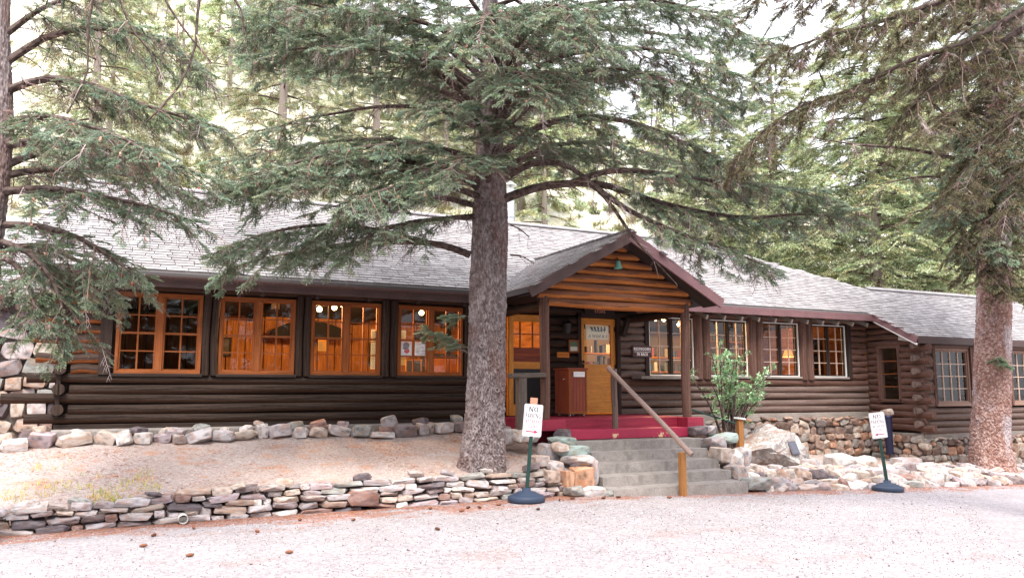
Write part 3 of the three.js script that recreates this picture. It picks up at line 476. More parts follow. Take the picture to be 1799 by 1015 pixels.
part('base_board', [rbx(8, 0.17, 0.05, 0.01, 21, 0.52, WZ + 0.02), rbx(0.05, 0.17, WZ, 0.01, WX - 0.01, 0.52, WZ / 2)], M.grey, wing);
for (const [a, b] of [[17.36, 17.45], [18.75, 18.88], [20.26, 20.35], [21.67, 21.8]]) part('jamb_board', span(a, b, 1.24, 2.68, WZ - 0.03, WZ + 0.1), M.logPlum, wing);
for (const [a, b] of [[17.45, 18.75], [20.35, 21.67]]) sashWindow(a, b, 1.28, 2.62, WZ - 0.01, { frame: M.wingFrame, sash: M.wingFrame, munt: paleMunt, sill: M.wingFrame, sashes: 1, cols: 4, rows: 4, m: 0.024, label: 'wing window with small square panes' });
{
  const w = sub('window', cabin); w.userData.label = 'narrow window in the side of the wing';
  part('frame', [rbx(0.16, 0.07, 0.7, 0.008, WX, 2.67, 0.65), rbx(0.16, 0.07, 0.7, 0.008, WX, 1.36, 0.65), rbx(0.16, 1.3, 0.08, 0.008, WX, 2.0, 0.36), rbx(0.16, 1.3, 0.08, 0.008, WX, 2.0, 0.94)], M.logPlum, w);
  for (let j = 0; j < 4; j++) part('pane', new THREE.PlaneGeometry(0.48, 0.29).rotateY(-Math.PI / 2).translate(WX, 1.55 + j * 0.31, 0.65), M.glass, w);
  part('muntin', [1, 2, 3].map((j) => span(WX - 0.012, WX + 0.012, 1.385 + j * 0.31, 1.405 + j * 0.31, 0.4, 0.9)), M.stain, w);
}
part('wing_room', [span(17.2, 24.9, 0.5, 0.6, -5.9, WZ - 0.14), span(17.2, 24.9, 2.9, 2.96, -5.9, WZ - 0.14), span(17.0, 25, 0.5, 3.2, -6, -5.9), span(16.9, 17.0, 0.5, 3.5, -6, -0.02)], M.panel, rooms);
part('wing_back', [span(17.2, 24.8, 0.6, 2.9, -3.2, -3.1)], plain(0.5, 0.4, 0.3, 0.9), rooms);

// porch: deck, posts, gable logs, fascias
const porch = sub('porch', cabin);
R = rng(51);
for (let i = 0; i < 12; i++) part('plank', rbx(3.5, 0.04, 0.136, 0.006, 8.25, 1.09, 1.67 - i * 0.14), M.red, porch);
part('deck_skirt', [span(6.5, 10.0, 0.9, 1.07, 1.7, 1.74), span(6.5, 6.54, 0.7, 1.07, 0.1, 1.7), span(9.96, 10, 0.9, 1.07, 0.1, 1.7), span(6.6, 9.9, 0.5, 0.9, 1.5, 1.54)], M.red, porch);
for (const [a, b] of [[6.5, 6.98], [9.62, 10.0]]) part('deck_block', [rbx(b - a, 0.19, 0.34, 0.012, (a + b) / 2, 1.015, 1.9)], M.red, porch, 'red painted block end of the porch deck');
{
  const peel = tex(1024, 64, (u, v) => { const c = mixc([0.34, 0.022, 0.06], [0.29, 0.018, 0.05], fbm(u, v, 30, 4, 71, 3)); const k = fbm(u, v, 60, 5, 81, 4), zone = Math.max(Math.exp(-Math.pow((u - 0.38) / 0.05, 2)), 1.15 * Math.exp(-Math.pow((u - 0.77) / 0.09, 2))) * (v < 0.5 ? 1 : 0.4); return k > 1.02 - zone * 0.55 ? [0.62, 0.4, 0.25] : c; });
  const g = rbx(2.62, 0.17, 0.36, 0.008, 8.3, 0.845, 1.9), p = g.attributes.position, uv = g.attributes.uv; for (let i = 0; i < p.count; i++) uv.setXY(i, (p.getX(i) - 6.99) / 2.62, (p.getY(i) - 0.76) / 0.17);
  part('step_board', g, std({ map: peel, roughness: 0.55 }), porch, 'red step board with paint peeling off its face');
}
for (const [x, s] of [[6.66, 3], [9.74, 8]]) part('post', postAt(x, 1.1, 3.3, 1.9, 0.088, s, 0.012), M.logPlum, porch, 'peeled log post carrying the gable');
part('post_stub', postAt(9.8, 0.5, 0.92, 1.9, 0.09, 15), M.post, porch);
for (let i = 0; i < 8; i++) { const y = 3.165 + i * PITCH, hw = Math.min(1.66, (4.4 - y) / GS - 0.06); if (hw > 0.15) part('log', logAt(GX - (i ? hw : 1.47), GX + (i ? hw : 1.5), y, 1.92, 0.08, 500 + i), M.logGable, porch); }
part('gable_backing', (() => { const s = new THREE.Shape([new THREE.Vector2(-1.6, 3.1), new THREE.Vector2(1.6, 3.1), new THREE.Vector2(1.75, 3.42), new THREE.Vector2(0, 4.36), new THREE.Vector2(-1.75, 3.42)]); return new THREE.ExtrudeGeometry(s, { depth: 0.04, bevelEnabled: false }).translate(GX, 0, 1.85); })(), M.dark, porch);
for (const s of [-1, 1]) { const L = Math.hypot(GH, GY - GE); part('rake_board', rbx(L + 0.05, 0.19, 0.045, 0.008, GX + s * GH / 2, (GY + GE) / 2 - 0.085, GF + 0.0 + (s > 0 ? 0.003 : 0), 0, 0, -s * Math.atan(GS)), s < 0 ? M.brown : M.plum, porch, s < 0 ? 'dark brown rake board of the porch gable' : 'plum rake board of the porch gable'); }
part('soffit', [-1, 1].map((s) => bx(2.3, 0.02, 0.5, GX + s * GH / 2, (GY + GE) / 2 - 0.13, 2.16, 0, 0, -s * Math.atan(GS))), M.dark, porch);
part('side_beam', logGeo(1.9, 0.09, 71, 'z').translate(6.68, 3.12, 0.95), M.logDark, porch);
part('side_beam', logGeo(1.9, 0.09, 72, 'z').translate(9.72, 3.12, 0.95), M.logDark, porch);
part('porch_ceiling', span(6.4, 10.0, 3.3, 3.33, 0.1, 1.84), M.dark, porch);
part('gutter_end', [rbx(0.3, 0.1, 0.12, 0.02, 6.05, 3.42, 0.58)], M.brown, porch);
part('brace', [bx(0.09, 0.42, 0.1, 9.56, 2.95, 0.16, 0, 0, -0.35)], M.dark, porch);

// store door and the orange screen door beside it
{
  const d = sub('door', cabin); d.userData.label = 'honey coloured store door with a large glass pane';
  part('casing', [span(8.42, 8.5, 1.1, 3.2, -0.05, 0.1), span(9.38, 9.46, 1.1, 3.2, -0.05, 0.1), span(8.42, 9.46, 3.12, 3.22, -0.05, 0.1)], M.dark, d);
  part('stile', [rbx(0.11, 1.96, 0.05, 0.006, 8.56, 2.13, 0.0), rbx(0.11, 1.96, 0.05, 0.006, 9.32, 2.13, 0.0)], M.pine, d);
  part('rail', [span(8.615, 9.265, 2.98, 3.11, -0.024, 0.024), span(8.615, 9.265, 2.0, 2.15, -0.024, 0.024), span(8.615, 9.265, 1.15, 1.4, -0.024, 0.024)], M.pine, d);
  part('panel', rbx(0.66, 0.62, 0.02, 0.004, 8.94, 1.7, -0.008), M.pine, d);
  part('pane', new THREE.PlaneGeometry(0.65, 0.83).translate(8.94, 2.565, -0.005), M.glass, d);
  part('handle', [cyl(0.022, 0.022, 0.14, 8.57, 2.02, 0.045, 10), new THREE.SphereGeometry(0.03, 12, 8).translate(8.57, 2.2, 0.06)], M.iron, d);
  part('hinge', [span(9.345, 9.385, 2.85, 2.95, 0.02, 0.045), span(9.345, 9.385, 2.05, 2.15, 0.02, 0.045)], M.iron, d);
  const e = sub('door', cabin); e.userData.label = 'orange framed screen door left of the porch post';
  part('stile', [rbx(0.1, 2.0, 0.05, 0.006, 6.91, 2.12, 0.03), rbx(0.1, 2.0, 0.05, 0.006, 7.66, 2.12, 0.03)], M.pine, e);
  part('rail', [span(6.96, 7.61, 2.98, 3.12, 0.008, 0.052), span(6.96, 7.61, 2.04, 2.18, 0.008, 0.052), span(6.96, 7.61, 1.12, 1.34, 0.008, 0.052)], M.pine, e);
  part('slat', span(6.96, 7.61, 2.18, 2.32, 0.012, 0.04), M.redwood, e); part('slat', span(6.96, 7.61, 2.325, 2.46, 0.012, 0.04), M.redwood, e);
  part('muntin', [span(6.96, 7.61, 2.72, 2.74, 0.015, 0.04), span(7.1, 7.13, 2.46, 2.98, 0.015, 0.038), span(7.38, 7.41, 2.46, 2.98, 0.015, 0.038)], M.stain, e);
  for (const [a, b] of [[2.46, 2.72], [2.74, 2.98]]) part('pane', new THREE.PlaneGeometry(0.64, b - a).translate(7.285, (a + b) / 2, 0.024), M.glass, e);
  part('screen', span(6.96, 7.61, 1.34, 2.04, 0.02, 0.03), M.black, e);
}
// ---------------------------------------------------------------- conifers
// a flat spray: central stem, paired side shoots, single-triangle needles; length 1 along +x, upper side +y
function spray(seed, shoots = 3, needleW = 0.03, needleL = 0.13, density = 85) {
  const r = rng(seed), pos = [], nor = [], col = [], v = V(), tri = (a, b, c, n, cc) => { for (const p of [a, b, c]) { pos.push(p.x, p.y, p.z); nor.push(n.x, n.y, n.z); col.push(...cc); } };
  const stems = [[V(0, 0, 0), V(1, 0.02, 0)]];
  for (let i = 0; i < shoots; i++) for (const s of [-1, 1]) { const t = 0.16 + 0.66 * ((i + 0.3 * r()) / shoots), l = (0.5 - 0.26 * (i / shoots)) * (0.8 + 0.4 * r()); stems.push([V(t, 0.01, 0), V(t + l * 0.72, 0.02 + 0.06 * (r() - 0.6), s * l * 0.72)]); }
  stems.forEach(([a, b], k) => {
    const d = b.clone().sub(a), L = d.length(), dn = d.clone().normalize(), side = V(-dn.z, 0, dn.x), w = k ? 0.007 : 0.012;
    tri(a.clone().addScaledVector(side, -w), a.clone().addScaledVector(side, w), b, V(0, 1, 0), [1.15, 0.72, 0.5]);
    tri(a.clone().add(V(0, w, 0)), a.clone().add(V(0, -w, 0)), b, side, [1.15, 0.72, 0.5]);
    const n = Math.round(L * density);
    for (let i = 0; i < n; i++) {
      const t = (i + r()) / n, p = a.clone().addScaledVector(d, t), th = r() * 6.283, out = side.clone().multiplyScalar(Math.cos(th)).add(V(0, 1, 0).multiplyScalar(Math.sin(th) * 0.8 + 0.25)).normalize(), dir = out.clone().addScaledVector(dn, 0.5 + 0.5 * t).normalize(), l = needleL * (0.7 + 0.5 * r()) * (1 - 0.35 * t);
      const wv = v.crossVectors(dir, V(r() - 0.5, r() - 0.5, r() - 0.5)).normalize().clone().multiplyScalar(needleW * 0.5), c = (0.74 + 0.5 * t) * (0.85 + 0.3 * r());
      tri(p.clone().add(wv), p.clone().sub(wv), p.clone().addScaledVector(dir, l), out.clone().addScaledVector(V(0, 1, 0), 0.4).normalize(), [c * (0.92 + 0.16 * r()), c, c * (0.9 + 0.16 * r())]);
    }
  });
  const g = new THREE.BufferGeometry(); g.setAttribute('position', new THREE.Float32BufferAttribute(pos, 3)); g.setAttribute('normal', new THREE.Float32BufferAttribute(nor, 3)); g.setAttribute('color', new THREE.Float32BufferAttribute(col, 3)); return g;
}
const SPRAYS = [spray(1, 3), spray(2, 4), spray(3, 2)];
const FARSPRAYS = [spray(11, 3, 0.05, 0.14, 30), spray(12, 3, 0.05, 0.14, 30)];
function bareSprig(seed) { // dead twig with forks, length 1 along +x
  const r = rng(seed), g = [tube([V(0, 0, 0), V(0.5, 0.03 * (r() - 0.5), 0.06 * (r() - 0.5)), V(1, -0.1 * r(), 0.1 * (r() - 0.5))], 0.013, 0.004, 3, 4)];
  for (let i = 0; i < 7; i++) { const t = 0.1 + 0.8 * r(), s = r() < 0.5 ? 1 : -1, l = 0.16 + 0.3 * r(), a = V(t, 0, 0), b = V(t + l * 0.65, -l * (0.15 + 0.4 * r()), s * l * 0.6); g.push(tube([a, a.clone().lerp(b, 0.5).add(V(0, 0.03, 0)), b], 0.007, 0.0025, 3, 2)); if (r() < 0.6) g.push(tube([a.clone().lerp(b, 0.5), b.clone().add(V(0.02, -0.1 * r() - 0.05, s * -0.08))], 0.004, 0.002, 3, 1)); }
  return merge(g);
}
const BARE = [bareSprig(21), bareSprig(22)];
const CONE = new THREE.SphereGeometry(0.5, 7, 6).scale(0.42, 1, 0.42);
const PAL = { // own colour of the shoots (linear), two ends of a mix
  g: [[0.2, 0.27, 0.175], [0.5, 0.62, 0.46]], d: [[0.13, 0.17, 0.11], [0.32, 0.4, 0.28]], b: [[0.14, 0.125, 0.07], [0.34, 0.32, 0.19]], n: [[0.16, 0.24, 0.13], [0.34, 0.46, 0.29]], x: [[0.1, 0.11, 0.07], [0.16, 0.17, 0.1]],
  far: [[0.42, 0.52, 0.3], [0.68, 0.78, 0.5]], pale: [[0.46, 0.5, 0.32], [0.66, 0.7, 0.5]], wood: [[0.06, 0.09, 0.045], [0.11, 0.15, 0.07]],
};
const DENS = { g: 1, l: 1.15, d: 1, s: 0.5, y: 1.1, b: 0.8, n: 1.2, x: 0.05, far: 1, pale: 1, wood: 1 };
const UP = V(0, 1, 0);
class Conifer {
  constructor(name, label, group, seed, pos = [0, 0, 0], category = 'spruce tree') { this.o = thing(name, label, category, pos, 0, group); this.r = rng(seed); this.m = [[], [], []]; this.c = [[], [], []]; this.bare = [[], []]; this.bc = [[], []]; this.cones = []; this.cc = []; this.twigs = []; this.pale = []; }
  rn(a, b) { return a + (b - a) * this.r(); }
  place(list, k, p, dir, up, s, flat = 1) {
    const x = dir.clone().normalize(), z = V().crossVectors(x, up).normalize(); if (z.lengthSq() < 0.5) z.set(0, 0, 1); const y = V().crossVectors(z, x);
    const m = new THREE.Matrix4().makeBasis(x.multiplyScalar(s), y.multiplyScalar(s * flat), z.multiplyScalar(s)); m.setPosition(p); list[k].push(m);
  }
  leaf(p, dir, s, kind, bright = 0) {
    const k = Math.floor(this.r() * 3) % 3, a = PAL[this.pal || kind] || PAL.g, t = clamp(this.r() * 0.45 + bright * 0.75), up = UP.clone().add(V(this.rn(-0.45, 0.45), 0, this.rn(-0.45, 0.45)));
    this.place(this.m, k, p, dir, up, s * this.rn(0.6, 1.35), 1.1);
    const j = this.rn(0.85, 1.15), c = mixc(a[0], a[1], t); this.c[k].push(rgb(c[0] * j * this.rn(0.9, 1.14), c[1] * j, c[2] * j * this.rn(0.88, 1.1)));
  }
  twig(p, dir, s) { const k = this.r() < 0.5 ? 0 : 1; this.place(this.bare, k, p, dir, UP.clone().add(V(this.rn(-1, 1), 0, this.rn(-1, 1))), s); const f = this.rn(0.7, 1.5); this.bc[k].push(this.r() < 0.3 ? rgb(0.36 * f, 0.29 * f, 0.28 * f) : rgb(0.15 * f, 0.092 * f, 0.08 * f)); }
  limb(radius, kind, s0, pts, lmax = 0.85, o = {}) {
    const c = new THREE.CatmullRomCurve3(pts.map((p) => V(...p))), L = c.getLength(), n = Math.max(6, Math.round(L * 4));
    part('limb', tube(c.getSpacedPoints(n), radius, 0.008, 8, n), M.limb, this.o);
    const step = (o.step || 0.1) * 1.25 / DENS[kind] ** 0.5, sc = o.scale || 0.27;
    let side = 1;
    const dead = kind === 'x' ? 1 : { d: 0.85, b: 0.85, s: 0.8, g: 0.45, y: 0.4, l: 0.35 }[kind] ?? 0.05;
    for (let s = Math.max(0.12, s0 * L * 0.35); s < L; s += step * this.rn(0.7, 1.3)) {
      const t = s / L, p = c.getPointAt(t), tan = c.getTangentAt(t); side = -side;
      const hor = V().crossVectors(tan, UP).normalize().multiplyScalar(side), alive = t > s0 && this.r() < DENS[kind] * (0.85 + 0.4 * t);
      const len = lmax * Math.min(1, (L - s) / (0.75 * lmax + 0.3) + 0.22) * this.rn(0.5, 1.12) * (alive ? 1 : 0.7);
      const dir = tan.clone().multiplyScalar(this.rn(0.45, 0.85)).addScaledVector(hor, this.rn(0.6, 1)).add(V(0, this.rn(-0.42, 0.16), 0)).normalize();
      const droop = this.rn(0.05, 0.32) * (o.droop ?? 1), path = [], K = 5;
      for (let i = 0; i <= K; i++) { const q = i / K; path.push(p.clone().addScaledVector(dir, len * q).add(V(0, -droop * len * q * q + (q > 0.75 ? 0.05 * len * (q - 0.75) * 4 * this.r() : 0), 0)).add(V(this.rn(-0.02, 0.02), this.rn(-0.015, 0.015), this.rn(-0.02, 0.02)).multiplyScalar(len))); }
      (kind === 'x' && this.r() < 0.4 ? this.pale : this.twigs).push(tube(path, 0.009, 0.003, 4, 4));
      if (!alive || this.r() < dead * 0.6) { // dead inner twigs hang in tangles
        const m = Math.ceil(len / 0.16); for (let i = 0; i < m; i++) { const q = this.r(), b = path[Math.min(K - 1, Math.floor(q * K))]; this.twig(b, dir.clone().add(V(this.rn(-0.7, 0.7), this.rn(-1.5, 0.1), this.rn(-0.7, 0.7))), this.rn(0.2, 0.45)); }
        if (!alive) continue;
      }
      let ss = 1; const lat = this.r();
      for (let d = len * 0.14; d < len; d += sc * 0.42 * this.rn(0.75, 1.25)) {
        const q = d / len, i = Math.min(K - 1, Math.floor(q * K)), a = path[i].clone().lerp(path[i + 1], q * K - i), g = path[i + 1].clone().sub(path[i]).normalize(), h = V().crossVectors(g, UP).normalize().multiplyScalar(ss); ss = -ss;
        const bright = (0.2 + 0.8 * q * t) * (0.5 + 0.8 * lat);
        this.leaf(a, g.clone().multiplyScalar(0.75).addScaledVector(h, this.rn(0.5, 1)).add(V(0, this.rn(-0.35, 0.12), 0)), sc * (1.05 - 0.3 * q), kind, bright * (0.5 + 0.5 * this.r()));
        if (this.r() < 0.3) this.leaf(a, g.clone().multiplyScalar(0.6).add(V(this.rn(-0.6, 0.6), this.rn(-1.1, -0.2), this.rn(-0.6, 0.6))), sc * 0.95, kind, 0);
        if (this.r() < dead * 0.55) this.twig(a, V(this.rn(-0.6, 0.6), this.rn(-1.3, -0.3), this.rn(-0.6, 0.6)).add(g.clone().multiplyScalar(0.4)), this.rn(0.16, 0.36));
        if (o.cones && this.r() < o.cones) { const m = new THREE.Matrix4().compose(a.clone().addScaledVector(g, sc * 0.5).add(V(0, -0.02, 0)), new THREE.Quaternion().setFromEuler(new THREE.Euler(this.rn(-0.7, 0.7), 0, this.rn(-0.7, 0.7))), V(1, 1, 1).multiplyScalar(this.rn(0.04, 0.065))); this.cones.push(m); const f = this.rn(0.8, 1.25); this.cc.push(this.r() < 0.75 ? rgb(0.44 * f, 0.23 * f, 0.17 * f) : rgb(0.3 * f, 0.1 * f, 0.05 * f)); }
      }
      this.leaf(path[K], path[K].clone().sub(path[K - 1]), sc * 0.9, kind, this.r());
    }
    if (kind !== 'x') for (let i = 0; i < 5; i++) this.leaf(c.getPointAt(1 - 0.03 * i), c.getTangentAt(1).add(V(this.rn(-0.5, 0.5), this.rn(-0.3, 0.2), this.rn(-0.5, 0.5))), sc, kind, 0.6);
  }
  finish(far = false) {
    const lib = far ? FARSPRAYS : SPRAYS;
    if (far) { inst('foliage', lib[0], M.needles, [...this.m[0], ...this.m[2]], [...this.c[0], ...this.c[2]], this.o); if (this.m[1].length) inst('foliage', lib[1], M.needles, this.m[1], this.c[1], this.o); }
    else this.m.forEach((m, i) => m.length && inst('foliage', lib[i], M.needles, m, this.c[i], this.o));
    const white = M.twigWhite || (M.twigWhite = plain(1, 1, 1, 0.9)); this.bare.forEach((m, i) => m.length && inst('dead_twigs', BARE[i], white, m, this.bc[i], this.o));
    if (this.cones.length) inst('cones', CONE, white, this.cones, this.cc, this.o);
    if (this.twigs.length) part('branchlets', merge(this.twigs), M.deadwood, this.o).userData.kind = 'stuff';
    if (this.pale.length) part('bare_branchlets', merge(this.pale), M.paleDead, this.o).userData.kind = 'stuff';
    return this.o;
  }
}
// trunk with real bark: plates divided by fissures, root flare, gentle lean
function barkTrunk(line, radii, nAround, dy, seed, deep, flare = 0.35, lobes = 7, cell = [34, 8]) {
  const c = new THREE.CatmullRomCurve3(line.map((p) => V(...p))), y0 = line[0][1], y1 = line[line.length - 1][1], nl = Math.round((y1 - y0) / dy), pos = [], uv = [], idx = [];
  const rad = (t) => { const k = t * (radii.length - 1), i = Math.min(radii.length - 2, Math.floor(k)); return lerp(radii[i], radii[i + 1], k - i); };
  for (let j = 0; j <= nl; j++) {
    const t = j / nl, p = c.getPoint(t), h = p.y - y0, r0 = rad(t), fl = Math.exp(-h / 0.32) * flare;
    for (let a = 0; a <= nAround; a++) {
      const th = (a / nAround) * Math.PI * 2, u = (a % nAround) / nAround;
      const wob = 0.05 * (vnoise(u * 6, h * 1.2, 6, 9999, seed) - 0.5) + 0.025 * (vnoise(u * 14, h * 3, 14, 9999, seed + 1) - 0.5);
      const root = fl * (0.35 + 0.9 * Math.pow(vnoise(u * lobes, h * 0.8, lobes, 9999, seed + 2), 1.5));
      // elongated plates: distance to the nearest two jittered cell centres
      const cu = cell[0], uu = u * cu + 1.5 * (vnoise(u * 26, h * 7, 26, 9999, seed + 3) - 0.5) + 0.8 * (vnoise(u * 70, h * 30, 70, 9999, seed + 13) - 0.5), vv = h * cell[1] + 1.3 * (vnoise(u * 26, h * 9, 26, 9999, seed + 4) - 0.5) + 0.5 * (vnoise(u * 70, h * 40, 70, 9999, seed + 14) - 0.5), iu = Math.floor(uu), iv = Math.floor(vv); let d1 = 9, d2 = 9, id = 0;
      for (let b = -1; b <= 1; b++) for (let e = -1; e <= 1; e++) { const A = mod(iu + b, cu), q = Math.hypot(iu + b + 0.15 + 0.7 * hash2(A, iv + e, seed + 5) - uu, iv + e + 0.15 + 0.7 * hash2(A, iv + e, seed + 6) - vv); if (q < d1) { d2 = d1; d1 = q; id = hash2(A, iv + e, seed + 7); } else if (q < d2) d2 = q; }
      const plate = sstep(0.0, 0.34, d2 - d1) * (0.45 + 0.55 * id) + 0.3 * (vnoise(u * 120, h * 60, 120, 9999, seed + 8) - 0.5);
      const rr = r0 * (1 + wob * 2) + root + deep * (plate - 0.7);
      pos.push(p.x + Math.sin(th) * rr, p.y, p.z + Math.cos(th) * rr); uv.push(a / nAround, h);
    }
  }
  const w = nAround + 1; for (let j = 0; j < nl; j++) for (let a = 0; a < nAround; a++) { const p = j * w + a, q = p + w; idx.push(p, p + 1, q, p + 1, q + 1, q); }
  const g = new THREE.BufferGeometry(); g.setAttribute('position', new THREE.Float32BufferAttribute(pos, 3)); g.setAttribute('uv', new THREE.Float32BufferAttribute(uv, 2)); g.setIndex(idx); g.computeVertexNormals(); return g;
}
